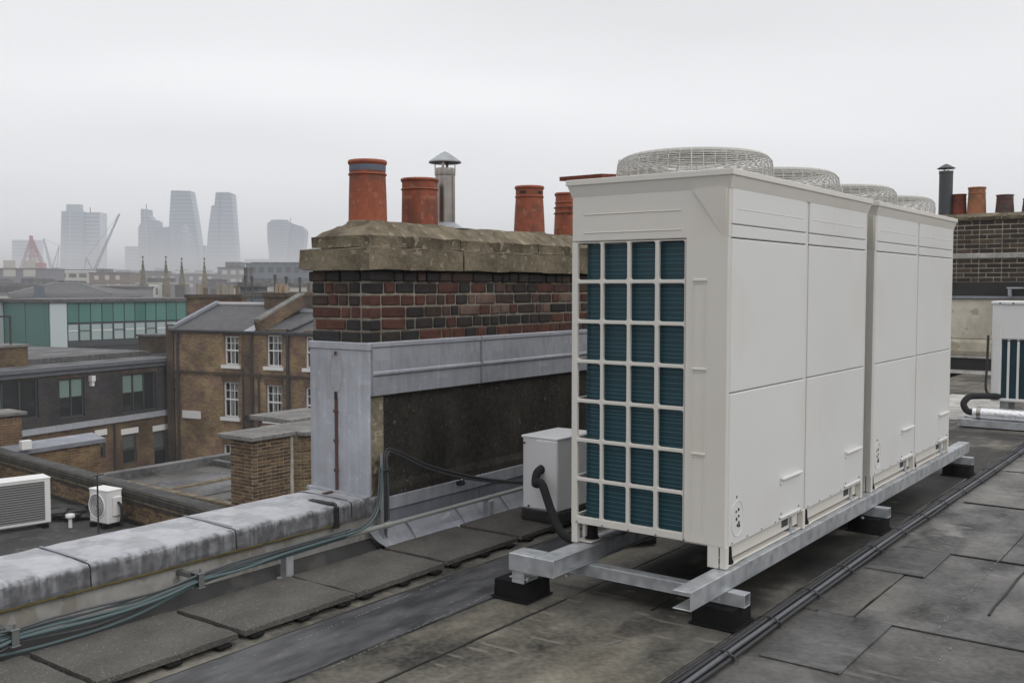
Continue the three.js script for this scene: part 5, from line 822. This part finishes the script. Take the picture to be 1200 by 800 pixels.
  { const a = loc(316, 360, zr), b = loc(342, 360, zr), top = loc(328, 343, zr)[1], st = put('chimney', [box(a[0], b[0], y2 - 0.8, top - 0.25, zr - 0.5, zr + 0.5)], M.stockDark, t); put('chimney_cornice', box(a[0] - 0.08, b[0] + 0.08, top - 0.25, top, zr - 0.6, zr + 0.6), M.stockSoot, st); for (const k of [0.35, 0.52, 0.75]) put('clay_pot', new THREE.CylinderGeometry(0.12, 0.15, 0.5, 12).translate(mix(a[0], b[0], k), top + 0.25, zr), S({ color: rgb(0.32, 0.24, 0.16), roughness: 0.9 }), st); }
  put('roof_flashing', bar([loc(345, 365, zr)[0], y2 + 0.1, zr + 0.15], [loc(385, 366, zr)[0], y2 + 0.05, zr + 0.15], 0.2, 0.1), M.lead, t);
  put('hip_line', bar([loc(340, 384)[0], ye + 0.1, 0.1], [loc(377, 371, -2)[0], loc(377, 371, -2)[1], -2], 0.12, 0.12), M.pipe, t);
}
// dark brick block with lead bands
{
  const { t, loc } = frame('brick_block', 'dark brick block with flat lead-edged roof and green blinds in its windows', 'building', 200, 58, 27);
  const xL = loc(-60, 450)[0], xR = loc(199, 450)[0], yt = loc(200, 418)[1], yc = loc(200, 427)[1], yb = loc(200, 479)[1];
  const up = [[-40, 44, 447, 495], [70, 98, 443, 489], [144, 182, 437, 482]].map(([a, b, c, d]) => { const m = (a + b) / 2, p = loc(a, d), q = loc(b, c); return [p[0], q[0], loc(m, d)[1], loc(m, c)[1]]; });
  const lo = [[113, 123, 510, 537], [144, 160, 508, 543], [181, 196, 504, 546]].map(([a, b, c, d]) => { const m = (a + b) / 2; return [loc(a, d)[0], loc(b, d)[0], loc(m, d)[1], loc(m, c)[1]]; });
  facade(t, loc, xL, xR, yb, yc, up, M.darkBrick, 'upper_wall'); facade(t, loc, xL, xR, 0, yb - 0.3, lo, M.stockDark, 'lower_wall', 0.25);
  put('lead_band', [box(xL, xR, yb - 0.3, yb - 0.001, -0.3, 0.16)], M.lead, t);
  put('cornice', [box(xL, xR, yc + 0.001, mix(yc, yt, 0.55), -0.3, 0.12), box(xL, xR, mix(yc, yt, 0.55) + 0.002, yt, -0.35, 0.3)], M.leadOld, t);
  put('building_core', [box(xL, xR, 0, yt - 0.1, -14, -1.5)], M.stockSoot, t);
  put('roof_deck', [box(xL, xR, yt - 0.09, yt + 0.02, -14, -0.36)], M.roofGrey, t);
  put('step_back', [box(xL, xR, yt + 0.021, yt + 0.32, -13.9, -1.6)], M.roofGrey, t);
  [...up.map(w => [w, true]), ...lo.map(w => [w, false])].forEach(([[x0, x1, y0, y1], big]) => {
    const n = big ? Math.max(2, Math.round((x1 - x0) / 0.95)) : 1, f = 0.07, geos = [box(x0, x1, y0, y0 + f, -0.2, -0.1), box(x0, x1, y1 - f, y1, -0.2, -0.1)]; for (let i = 0; i <= n; i++) { const x = mix(x0 + f / 2, x1 - f / 2, i / n); geos.push(box(x - f / 2, x + f / 2, y0 + f, y1 - f, -0.2, -0.1)); } if (!big) geos.push(box(x0, x1, (y0 + y1) / 2 - 0.04, (y0 + y1) / 2 + 0.04, -0.19, -0.11));
    const w = put('window', geos, M.frameDark, t);
    for (let i = 0; i < n; i++) { const a = mix(x0, x1, i / n) + f, b = mix(x0, x1, (i + 1) / n) - f; put('pane', new THREE.PlaneGeometry(b - a, y1 - y0 - 2 * f).translate((a + b) / 2, (y0 + y1) / 2, -0.15), M.glassDark, w); if (i < 2 && big) put('blind', box(a, b, mix(y0, y1, x0 < -9 ? 0.1 : 0.52), y1 - f, -0.146, -0.142), M.blindGreen, w); else if (!big) put('blind', box(a, b, mix(y0, y1, 0.45), y1 - f, -0.146, -0.142), S2, w); }
    if (!big) put('lintel', box(x0 - 0.12, x1 + 0.12, y1 + 0.002, y1 + 0.32, -0.2, 0.05), M.sash, w); else put('lintel', box(x0 - 0.1, x1 + 0.1, y1 + 0.002, y1 + 0.22, -0.2, 0.02), M.stockSoot, w);
  });
  { const p = loc(105.5, 440); put('wall_lamp', [box(p[0] - 0.12, p[0] + 0.12, p[1] - 0.3, p[1], 0, 0.25), box(p[0] - 0.08, p[0] + 0.08, p[1] - 0.55, p[1] - 0.32, 0, 0.2)], M.farWhite, t); }
  { const p = loc(133, 500); put('drain_pipe', rod([p[0], 0, 0.08], [p[0], yb - 0.35, 0.08], 0.06, 8), M.pipe, t); }
  { const a = loc(182, 400, -3), b = loc(200, 400, -3); put('roof_box', box(a[0], b[0], yt, loc(190, 394, -3)[1], -4.5, -3), M.stockSoot, t); put('roof_box_lid', box(a[0] - 0.1, b[0] + 0.1, loc(190, 394, -3)[1], loc(190, 394, -3)[1] + 0.12, -4.6, -2.9), M.roofGrey, t); }
  { const a = loc(-20, 410, -1.5), b = loc(32, 410, -1.5), y = loc(16, 404, -1.5)[1]; put('roof_stack', box(a[0], b[0], yt - 0.1, y - 0.12, -3, -1.5), M.stockDark, t); put('stack_coping', box(a[0] - 0.1, b[0] + 0.1, y - 0.12, y, -3.1, -1.4), M.slab, t); const p = loc(12, 404, -2); put('stack_handrail', [rod([p[0], y, -2], [p[0], y + 1.45, -2], 0.05, 6), rod([p[0] - 6, y + 1.45, -2], [p[0], y + 1.45, -2], 0.05, 6)], M.pipe, t); }
}
// glazed office storey
{
  const { t, loc } = frame('glazed_office', 'modern office storey with green glass panels and white end piers', 'building', 200, 80, 38);
  const yT = loc(200, 353)[1], yM = (loc(80, 378)[1] + loc(200, 374.5)[1]) / 2, yB = loc(80, 404)[1] - 0.1, x0 = loc(78, 380)[0], xp = loc(58, 380)[0], xe = loc(262, 380)[0];
  put('core', [box(xp, xe, 0, yT, -12, -0.05), box(xp - 16, xp, 0, yT - 0.02, -22, -7.05)], M.frameDark, t);
  put('roof_edge', [box(xp - 0.3, xe, yT, yT + 0.25, -12.2, 0.25), box(xp - 16, xp - 0.31, yT, yT + 0.25, -22, -6.8)], M.roofGrey, t);
  const n = 15; for (let i = 0; i < n; i++) { const a = mix(x0, xe, i / n), b = mix(x0, xe, (i + 1) / n); put('green_panel', box(a + 0.04, b - 0.04, yM, yT - 0.03, -0.05, 0.03), i % 3 ? M.greenGlass : M.greenGlass2, t); const w = put('window', box(a + 0.09, b - 0.09, yB + 0.4, yM - 0.16, -0.05, 0.01), i % 2 ? M.paleGlass : M.paleGlass2, t); put('transom', box(a + 0.09, b - 0.09, mix(yB, yM, 0.62), mix(yB, yM, 0.62) + 0.07, 0.01, 0.04), i % 3 === 1 ? M.frameDark : M.farWhite, w); }
  put('sill_band', box(x0, xe, yB - 0.1, yB + 0.36, -0.04, 0.06), M.frameDark, t);
  put('white_pier', box(xp, x0 - 0.05, yB - 0.3, yT - 0.02, -0.05, 0.1), S({ color: rgb(0.48, 0.54, 0.54), roughness: 0.3 }), t);
  for (let i = 0; i < 2; i++) put('green_panel', box(xp - 0.06, xp, yB - 0.3, yT - 0.02, -0.1 - i * 3.5, -3.5 - i * 3.5), M.greenGlass2, t);
  for (let i = 0; i < 5; i++) put('white_panel', box(xp - 3.2 - i * 3.2, xp - 0.1 - i * 3.2, yB - 0.3, yT - 0.02, -7.05, -6.95), S({ color: rgb(0.50, 0.55, 0.56), roughness: 0.3 }), t);
  put('lower_storeys', box(xp - 16, xe, 0, yB - 0.31, -10, -0.1), M.stockDark, t);
}
// ---------------------------------------------------------------- roofs and spires of the middle distance
function farBox(name, label, category, u0, u1, vTop, D, depth, mat, o = {}) {     // a plain-roofed block seen roughly square on
  const deg = o.deg ?? 84, { t, loc } = frame(name, label, category, (u0 + u1) / 2, D, deg, GROUND, o.group);
  const a = loc(u0, 330)[0], b = loc(u1, 330)[0], y = loc((u0 + u1) / 2, vTop)[1];
  put('wall', box(a, b, 0, y - 0.4, -depth, 0), mat, t);
  put('parapet', box(a - 0.2, b + 0.2, y - 0.4, y, -depth - 0.2, 0.2), o.cap || M.roofGrey, t);
  const rows = o.rows || 2, w = o.win || 1.6, gap = o.gap || 3.2, sh = o.storey || 3.4, list = [];
  for (let k = 0; k < rows; k++) for (let x = a + gap * 0.5; x < b - w; x += gap) list.push([x, y - 1.2 - k * sh - 1.7, o.wh || 1.7]);
  if (list.length <= 60) for (const [x, yy, h] of list) put('window', box(x, x + w, yy, yy + h, 0.001, 0.06), o.glass || M.frameDark, t); else put('window_rows', list.map(([x, yy, h]) => box(x, x + w, yy, yy + h, 0.001, 0.06)), o.glass || M.frameDark, t, { kind: 'stuff' });
  if (o.plant) { const [pa, pb, ph] = o.plant; put('roof_plant', box(mix(a, b, pa), mix(a, b, pb), y, y + ph, -depth * 0.8, -depth * 0.2), M.roofGrey, t); }
  return { t, a, b, y, loc };
}
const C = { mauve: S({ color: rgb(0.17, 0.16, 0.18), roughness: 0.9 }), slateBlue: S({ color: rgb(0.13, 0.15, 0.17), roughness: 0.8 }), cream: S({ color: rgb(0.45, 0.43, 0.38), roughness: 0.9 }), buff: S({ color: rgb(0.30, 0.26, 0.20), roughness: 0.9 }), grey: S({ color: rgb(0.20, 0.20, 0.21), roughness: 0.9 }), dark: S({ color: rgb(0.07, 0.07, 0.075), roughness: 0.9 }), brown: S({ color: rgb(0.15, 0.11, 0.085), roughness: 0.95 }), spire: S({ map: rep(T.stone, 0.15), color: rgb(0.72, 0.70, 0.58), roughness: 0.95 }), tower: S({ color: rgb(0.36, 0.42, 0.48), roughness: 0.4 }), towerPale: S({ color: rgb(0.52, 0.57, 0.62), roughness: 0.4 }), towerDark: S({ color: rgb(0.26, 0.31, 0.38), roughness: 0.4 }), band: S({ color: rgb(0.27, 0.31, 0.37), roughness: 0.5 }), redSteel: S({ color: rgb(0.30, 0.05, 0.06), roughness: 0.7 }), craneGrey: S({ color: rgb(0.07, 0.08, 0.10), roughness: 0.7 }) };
// hipped slate roof behind the office
{
  const { t, loc } = frame('hipped_roof_hall', 'hall with a broad hipped slate roof behind the green glazed office', 'building', 70, 112, 84);
  const a = loc(10, 350)[0], b = loc(131, 350)[0], ye = loc(70, 344)[1], yr = loc(70, 332, -7)[1], ra = loc(62, 333, -7)[0], rb = loc(92, 333, -7)[0];
  put('wall', box(a + 0.3, b - 0.3, 0, ye, -14, 0), C.dark, t); put('eaves', box(a, b, ye - 0.4, ye, -14.2, 0.3), C.grey, t);
  const v = [[a, ye, 0.3], [b, ye, 0.3], [b, ye, -14.2], [a, ye, -14.2], [ra, yr, -7], [rb, yr, -7]], f = (l) => { const g = new THREE.BufferGeometry(); g.setAttribute('position', new THREE.Float32BufferAttribute(l.flatMap(i => v[i]), 3)); g.computeVertexNormals(); return g; };
  put('slate_slope', f([0, 1, 5, 0, 5, 4]), M.slate, t); put('slate_slope', f([1, 2, 5]), M.slate, t); put('slate_slope', f([2, 3, 4, 2, 4, 5]), M.slate, t); put('slate_slope', f([3, 0, 4]), M.slate, t);
  for (const [i, j] of [[0, 4], [1, 5], [4, 5]]) put('ridge_roll', rod(v[i], v[j], 0.14, 6), C.grey, t);
  { const p = loc(47, 340, 0); put('vent_stack', box(p[0] - 0.5, p[0] + 0.5, ye - 1, ye + 0.9, 0.2, 0.6), C.slateBlue, t); }
}
// church tower with four pinnacles
{
  const { t, loc } = frame('church_tower', 'pale stone church tower crowned by four crocketed pinnacles', 'church', 202, 230, 80);
  const yb = loc(202, 349)[1], a = loc(152, 349)[0], b = loc(252, 349)[0]; put('parapet', box(a, b, yb - 1, yb, -9, 0), C.buff, t); put('wall', box(a + 0.3, b - 0.3, 0, yb - 1, -8.7, -0.3), C.buff, t);
  for (const [u, top, zz] of [[167.5, 301, 0], [194.5, 301, 0], [213, 303, -7], [239.5, 303, -7]]) {
    const p = loc(u, 330, zz), tip = loc(u, top, zz)[1], sh = loc(u, 333, zz)[1], w = 0.82;
    const s = put('pinnacle', [box(p[0] - w, p[0] + w, yb, sh, zz - w, zz + w), new THREE.CylinderGeometry(0.05, 0.86, tip - sh, 4).rotateY(Math.PI / 4).translate(p[0], (tip + sh) / 2, zz)], C.spire, t);
    const cr = []; for (let k = 0; k < 6; k++) for (const sx of [-1, 1]) cr.push(new THREE.SphereGeometry(0.16, 5, 4).translate(p[0] + sx * (0.62 * (1 - (k + 0.3) / 6.4)), mix(sh, tip, (k + 0.3) / 6.4), zz + 0.3)); put('crockets', cr, C.spire, s); put('finial', new THREE.SphereGeometry(0.26, 6, 5).translate(p[0], tip, zz), C.spire, s);
  }
  { const p = loc(173, 348), q = loc(190, 333); put('belfry_screen', box(p[0], q[0], yb, q[1], -2, -1.6), M.farWhite, t); put('belfry_louvre', box(mix(p[0], q[0], 0.45), mix(p[0], q[0], 0.6), yb + 0.8, q[1] - 0.8, -1.59, -1.5), C.grey, t); }
  { const p = loc(201, 349), q = loc(212, 334); put('belfry_screen', box(p[0], q[0], yb, q[1], -5, -4.6), C.dark, t); }
}
// ridge-line chimneys behind the terrace house
function stackRow(label, u0, u1, v0, v1, D, pots, mat) {
  const { t, loc } = frame('distant_chimney_stack', label, 'chimney', (u0 + u1) / 2, D, 100, loc0(D, v1));
  const a = loc(u0, v0)[0], b = loc(u1, v0)[0], top = loc((u0 + u1) / 2, v0)[1];
  put('stack', box(a, b, -6, top - 0.25, -0.9, 0), mat, t); put('stack_cornice', box(a - 0.1, b + 0.1, top - 0.25, top, -1, 0.12), M.stockSoot, t);
  for (const [u, vt, w, c] of pots) { const p = loc(u, v0), h = loc(u, vt)[1] - top; put('clay_pot', [new THREE.CylinderGeometry(w * 0.85, w, h, 10).translate(p[0], top + h / 2, -0.45), new THREE.CylinderGeometry(w, w, 0.1, 10).translate(p[0], top + h - 0.1, -0.45)], c, t); }
}
function loc0(D, v) { return far(300, v, D).y; }
stackRow('long brown chimney stack with five buff pots behind the terrace house', 218, 283, 345, 362, 72, [[229, 332, 0.2, C.buff], [237, 337, 0.17, C.brown], [252, 333.5, 0.16, C.buff], [258.5, 332, 0.16, C.buff], [267, 333.5, 0.2, C.buff], [275, 335, 0.16, C.brown]], M.stockDark);
stackRow('narrow chimney stack flanked by two dark spikes', 352, 382, 343, 364, 76, [[359, 331, 0.15, C.brown], [365, 332, 0.17, C.buff], [371, 331.5, 0.15, C.buff]], M.stockSoot);
{
  farBox('grey_gable_house', 'grey gabled house with dark dormer between the distant chimney stacks', 'house', 281, 302, 331, 90, 6, C.dark, { rows: 1, plant: [0.1, 0.3, 1.4] });
  const g = farBox('pale_stucco_house', 'pale stucco house end with three small windows beyond the chimneys', 'house', 299, 317, 331, 130, 8, C.cream, { rows: 1, win: 0.5, gap: 1.0, wh: 1.2 });
  farBox('pale_stucco_house', 'pale stucco house end with wide blank wall beside the dark spikes', 'house', 339, 357, 332, 130, 8, C.cream, { rows: 1, win: 0.5, gap: 2.2, wh: 0.7 });
  farBox('slate_shed', 'low dark slate-roofed outbuilding behind the terrace roof', 'house', 284, 352, 342, 84, 8, C.slateBlue, { rows: 1, win: 0.8, gap: 2.6, wh: 0.8 });
  for (const [u, v] of [[288, 326], [296, 327], [323, 325], [336, 327], [352, 328]]) { const { t, loc } = frame('roof_spike', 'dark slim flue spike rising among the distant chimney stacks', 'flue', u, 78, 90, far(u, 345, 78).y, 'dark flue spikes on the ridge line'); const h = loc(u, v)[1]; put('pipe', new THREE.CylinderGeometry(0.08, 0.11, h + 1, 8).translate(0, (h - 1) / 2, 0), C.dark, t); put('cowl', new THREE.CylinderGeometry(0.15, 0.1, 0.4, 8).translate(0, h, 0), C.dark, t); }
}
// city blocks that can be told apart
farBox('office_slab', 'long blue-grey office slab with rows of windows below the curved tower', 'building', 288, 363, 308, 300, 16, C.slateBlue, { rows: 2, win: 1.5, gap: 2.6, plant: [0.05, 0.95, 0.3] });
farBox('mauve_block', 'flat mauve-grey block with tall white-framed bays under the red crane', 'building', -8, 52, 314, 340, 20, C.mauve, { rows: 1, win: 4, gap: 6.5, wh: 5.5, storey: 8, glass: C.cream });
farBox('white_terrace_block', 'low white-roofed block with stepped terraces beside the grey crane', 'building', 50, 106, 317, 420, 20, C.cream, { rows: 2, cap: M.farWhite, win: 3, gap: 4.2, plant: [0.2, 0.95, 0.6] });
farBox('brick_warehouse', 'brownish warehouse with white gable stripes behind the church pinnacles', 'building', 104, 152, 319, 390, 20, C.brown, { rows: 2, win: 1.6, gap: 4, plant: [0.1, 0.3, 1.5], glass: C.cream });
farBox('stepped_grey_block', 'stepped grey apartment block left of the blue-grey office slab', 'building', 255, 291, 313, 400, 18, C.grey, { rows: 3, win: 2, gap: 3.4, plant: [0.2, 0.7, 2.2], glass: C.cream });
farBox('grey_terrace_row', 'grey flat-roofed row with pale windows behind the four pinnacles', 'building', 150, 258, 321, 480, 16, C.mauve, { rows: 2, win: 1.6, gap: 4.4, glass: C.cream, plant: [0.1, 0.4, 1.6] });
{
  const r = rng(404), mats = [C.mauve, C.grey, C.brown, C.buff, C.slateBlue, C.cream, C.dark];
  for (const [D, v0, v1, w0, w1] of [[1250, 316, 320, 16, 34], [900, 318, 322, 14, 30], [640, 321, 326, 14, 34], [270, 329, 335, 16, 34], [190, 334, 341, 16, 36]]) {
    let u = -110; while (u < 520) { const w = w0 + r() * (w1 - w0); if (!(D < 300 && u > 130 && u < 250 && r() < 0.6)) farBox('city_block', 'indistinct flat-topped city block in the hazy rooftops', 'building', u, u + w - 1, mix(v0, v1, r()), D * (0.94 + r() * 0.12), 18, mats[Math.floor(r() * 7)], { group: 'hazy rooftops between the yard and the towers', deg: 70 + r() * 35, rows: D < 700 ? 2 : 1, win: 1.8, gap: 4 + r() * 2, glass: r() < 0.4 ? C.cream : C.dark, cap: r() < 0.3 ? C.cream : M.roofGrey, plant: r() < 0.6 ? [r() * 0.4, 0.5 + r() * 0.4, 1 + r() * D / 400] : null }); u += w; }
  }
}
// ---------------------------------------------------------------- skyline towers in the haze
function tower(label, D, outline, depth, mat, o = {}) {    // outline: pixels of the front, down to the ground
  const u = outline.reduce((s, p) => s + p[0], 0) / outline.length, { t, loc } = frame('skyscraper', label, 'skyscraper', u, D, 90);
  const P = outline.map(([a, b]) => { const q = loc(a, b); return [q[0], Math.max(0, q[1])]; }), shp = new THREE.Shape(P.map(p => new THREE.Vector2(...p)));
  put('shaft', new THREE.ExtrudeGeometry(shp, { depth, bevelEnabled: false }).translate(0, 0, -depth), mat, t);
  const top = Math.max(...P.map(p => p[1])), list = [], st = o.step || 7.5, span = y => { const xs = []; for (let i = 0; i < P.length; i++) { const a = P[i], b = P[(i + 1) % P.length]; if ((a[1] - y) * (b[1] - y) < 0) xs.push(a[0] + (b[0] - a[0]) * (y - a[1]) / (b[1] - a[1])); } return xs.length ? [Math.min(...xs), Math.max(...xs)] : null; };
  for (let y = 30; y < top - 2; y += st) { const s = span(y); if (s && s[1] - s[0] > 2) list.push(box(s[0], s[1], y, y + st * 0.36, -depth * 0.5, 0.5)); }
  put('floor_bands', list, o.band || C.band, t);
  for (const k of o.fins || []) { const s = span(60), x = mix(s[0], s[1], k), s2 = span(top * 0.92) || s; put('vertical_fin', bar([x, 0, 0.6], [mix(s2[0], s2[1], k), top * 0.985, 0.6], 1.6, 1.2), o.finMat || C.towerPale, t); }
  if (o.crown) for (const [a, b, c, d] of o.crown) { const p = loc(a, d), q = loc(b, c); put('crown', box(p[0], q[0], p[1], q[1], -depth * 0.7, -depth * 0.2), o.crownMat || mat, t); }
  if (o.mast) for (const [mu, mv, base] of o.mast) { const p = loc(mu, base), q = loc(mu, mv); put('mast', rod([p[0], p[1] - 3, -depth / 2], [p[0], q[1], -depth / 2], 0.9, 6), C.craneGrey, t); }
  return { t, loc };
}
const G = 345;
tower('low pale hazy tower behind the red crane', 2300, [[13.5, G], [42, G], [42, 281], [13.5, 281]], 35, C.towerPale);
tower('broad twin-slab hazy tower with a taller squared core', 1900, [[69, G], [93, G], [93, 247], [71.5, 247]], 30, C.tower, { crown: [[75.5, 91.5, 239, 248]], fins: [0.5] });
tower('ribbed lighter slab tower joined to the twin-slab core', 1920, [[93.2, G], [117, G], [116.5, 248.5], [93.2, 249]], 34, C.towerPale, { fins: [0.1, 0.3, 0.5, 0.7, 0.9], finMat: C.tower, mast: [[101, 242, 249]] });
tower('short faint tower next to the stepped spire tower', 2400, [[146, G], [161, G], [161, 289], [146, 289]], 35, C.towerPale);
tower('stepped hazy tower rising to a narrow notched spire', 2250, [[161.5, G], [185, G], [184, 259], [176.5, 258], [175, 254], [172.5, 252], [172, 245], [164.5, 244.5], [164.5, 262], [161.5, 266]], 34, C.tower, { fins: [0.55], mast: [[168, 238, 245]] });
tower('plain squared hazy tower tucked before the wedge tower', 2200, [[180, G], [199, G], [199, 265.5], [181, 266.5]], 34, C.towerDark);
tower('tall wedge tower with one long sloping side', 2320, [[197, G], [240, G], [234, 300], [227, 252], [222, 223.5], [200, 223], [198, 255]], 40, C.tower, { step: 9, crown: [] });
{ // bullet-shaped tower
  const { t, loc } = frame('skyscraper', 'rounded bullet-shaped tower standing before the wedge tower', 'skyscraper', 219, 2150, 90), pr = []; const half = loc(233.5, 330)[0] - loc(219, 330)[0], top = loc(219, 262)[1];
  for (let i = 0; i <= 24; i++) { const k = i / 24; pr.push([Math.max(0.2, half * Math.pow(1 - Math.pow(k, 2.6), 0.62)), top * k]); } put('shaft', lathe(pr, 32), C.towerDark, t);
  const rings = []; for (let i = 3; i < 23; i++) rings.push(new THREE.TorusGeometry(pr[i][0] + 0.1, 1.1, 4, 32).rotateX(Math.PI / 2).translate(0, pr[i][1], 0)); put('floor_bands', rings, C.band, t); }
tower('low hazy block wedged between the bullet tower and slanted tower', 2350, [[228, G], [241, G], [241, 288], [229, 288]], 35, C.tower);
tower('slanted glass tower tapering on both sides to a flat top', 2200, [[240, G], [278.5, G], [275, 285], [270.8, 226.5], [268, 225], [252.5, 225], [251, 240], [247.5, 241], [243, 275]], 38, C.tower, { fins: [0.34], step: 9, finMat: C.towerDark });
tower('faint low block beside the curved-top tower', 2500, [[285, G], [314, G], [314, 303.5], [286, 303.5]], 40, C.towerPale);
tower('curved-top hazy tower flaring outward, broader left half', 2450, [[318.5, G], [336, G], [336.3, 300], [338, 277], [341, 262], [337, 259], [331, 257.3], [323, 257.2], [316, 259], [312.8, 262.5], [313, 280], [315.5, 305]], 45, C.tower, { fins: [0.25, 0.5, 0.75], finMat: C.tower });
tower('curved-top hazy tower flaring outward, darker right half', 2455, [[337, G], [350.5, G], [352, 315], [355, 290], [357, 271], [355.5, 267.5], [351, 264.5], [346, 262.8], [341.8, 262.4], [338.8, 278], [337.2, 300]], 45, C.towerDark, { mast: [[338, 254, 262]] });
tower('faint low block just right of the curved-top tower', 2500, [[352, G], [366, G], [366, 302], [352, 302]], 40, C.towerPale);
// ---------------------------------------------------------------- cranes
function lattice(a, b, w, n, r) { const out = [], d = b.clone().sub(a), s = V(-d.y, d.x, 0).normalize().multiplyScalar(w / 2), q = V(0, 0, w / 2); for (const [i, j] of [[1, 1], [1, -1], [-1, 1], [-1, -1]]) { const o = s.clone().multiplyScalar(i).addScaledVector(q, j); out.push(rod(a.clone().add(o), b.clone().add(o.clone().multiplyScalar(0.5)), r, 4)); } for (let k = 0; k < n; k++) { const p0 = a.clone().lerp(b, k / n), p1 = a.clone().lerp(b, (k + 1) / n), f = k % 2 ? 1 : -1, g = 1 - 0.5 * k / n; for (const z of [1, -1]) out.push(rod(p0.clone().addScaledVector(s, f * g).addScaledVector(q, z * g), p1.clone().addScaledVector(s, -f * g).addScaledVector(q, z * g), r * 0.7, 4)); } return out; }
function crane(label, u, D, mat, spec) {
  const { t, loc } = frame('tower_crane', label, 'crane', u, D, 90), P = (a, b) => { const q = loc(a, b); return V(q[0], q[1], 0); };
  const k = D / 900;
  put('mast', lattice(V(P(...spec.head).x, 0, 0), P(...spec.head), 2.2 * k, 16, 0.26 * k), mat, t);
  put('jib', lattice(P(...spec.head), P(...spec.tip), 1.8 * k, 18, 0.17 * k), mat, t);
  if (spec.back) { put('counter_jib', lattice(P(...spec.head), P(...spec.back), 1.8 * k, 6, 0.22 * k), mat, t); const b = P(...spec.back); put('counterweight', box(b.x - 3 * k, b.x + 2 * k, b.y - 3 * k, b.y + 1.2 * k, -1.6 * k, 1.6 * k), mat, t); }
  if (spec.apex) { put('a_frame', [rod(P(...spec.head), P(...spec.apex), 0.4 * k, 5), rod(P(...spec.apex), P(...(spec.back || spec.head)), 0.3 * k, 5)], mat, t); put('pendant_line', rod(P(...spec.apex), P(...spec.tip), 0.14 * k, 4), mat, t); }
  const h = P(...spec.head); put('cab', box(h.x - 1.8 * k, h.x + 1.8 * k, h.y - 2.4 * k, h.y + 0.6 * k, -1.6 * k, 1.8 * k), mat, t);
}
crane('grey luffing crane with its jib raised steeply beside the ribbed tower', 109, 800, C.craneGrey, { head: [109.5, 318], tip: [139.5, 250.5], back: [98, 318.5], apex: [100.5, 302] });
crane('thin faint luffing crane leaning left behind the white-roofed block', 60, 1150, C.craneGrey, { head: [60, 316], tip: [50.5, 279.5], back: [66, 315], apex: [69, 288] });
{ const { t, loc } = frame('gantry_mast', 'red lattice A-shaped crane mast over the mauve-grey block', 'crane', 37, 820, 90), P = (a, b) => { const q = loc(a, b); return V(q[0], q[1], 0); };
  for (const [u, z] of [[27.5, 6], [30, -6], [46, 6], [50, -6]]) { const b = P(u, 318), a = V(b.x, 0, z), m = V(b.x, b.y, z), tp = P(36, 278); put('leg', lattice(m, tp, 2, 10, 0.2), C.redSteel, t); put('leg_base', rod(a, m, 0.4, 5), C.redSteel, t); }
  for (const v of [290, 300, 310]) { const k = (v - 278) / 40; put('cross_tie', rod(P(36 - 8 * k, v), P(36 + 12 * k, v), 0.4, 5), C.redSteel, t); } put('head_block', box(P(34.5, 280).x, P(37.5, 280).x, P(36, 281).y, P(36, 276).y, -1.2, 1.2), C.redSteel, t); put('jib', lattice(P(48, 312), P(36, 278), 1.8, 10, 0.2), C.redSteel, t); put('machine_house', box(P(42, 318).x, P(52, 318).x, P(46, 318).y, P(46, 308).y, -3, 3), C.redSteel, t); }
//@@END
scene.traverse(o => { if (o.isMesh) { o.castShadow = true; o.receiveShadow = true; } });
renderer.render(scene, camera);
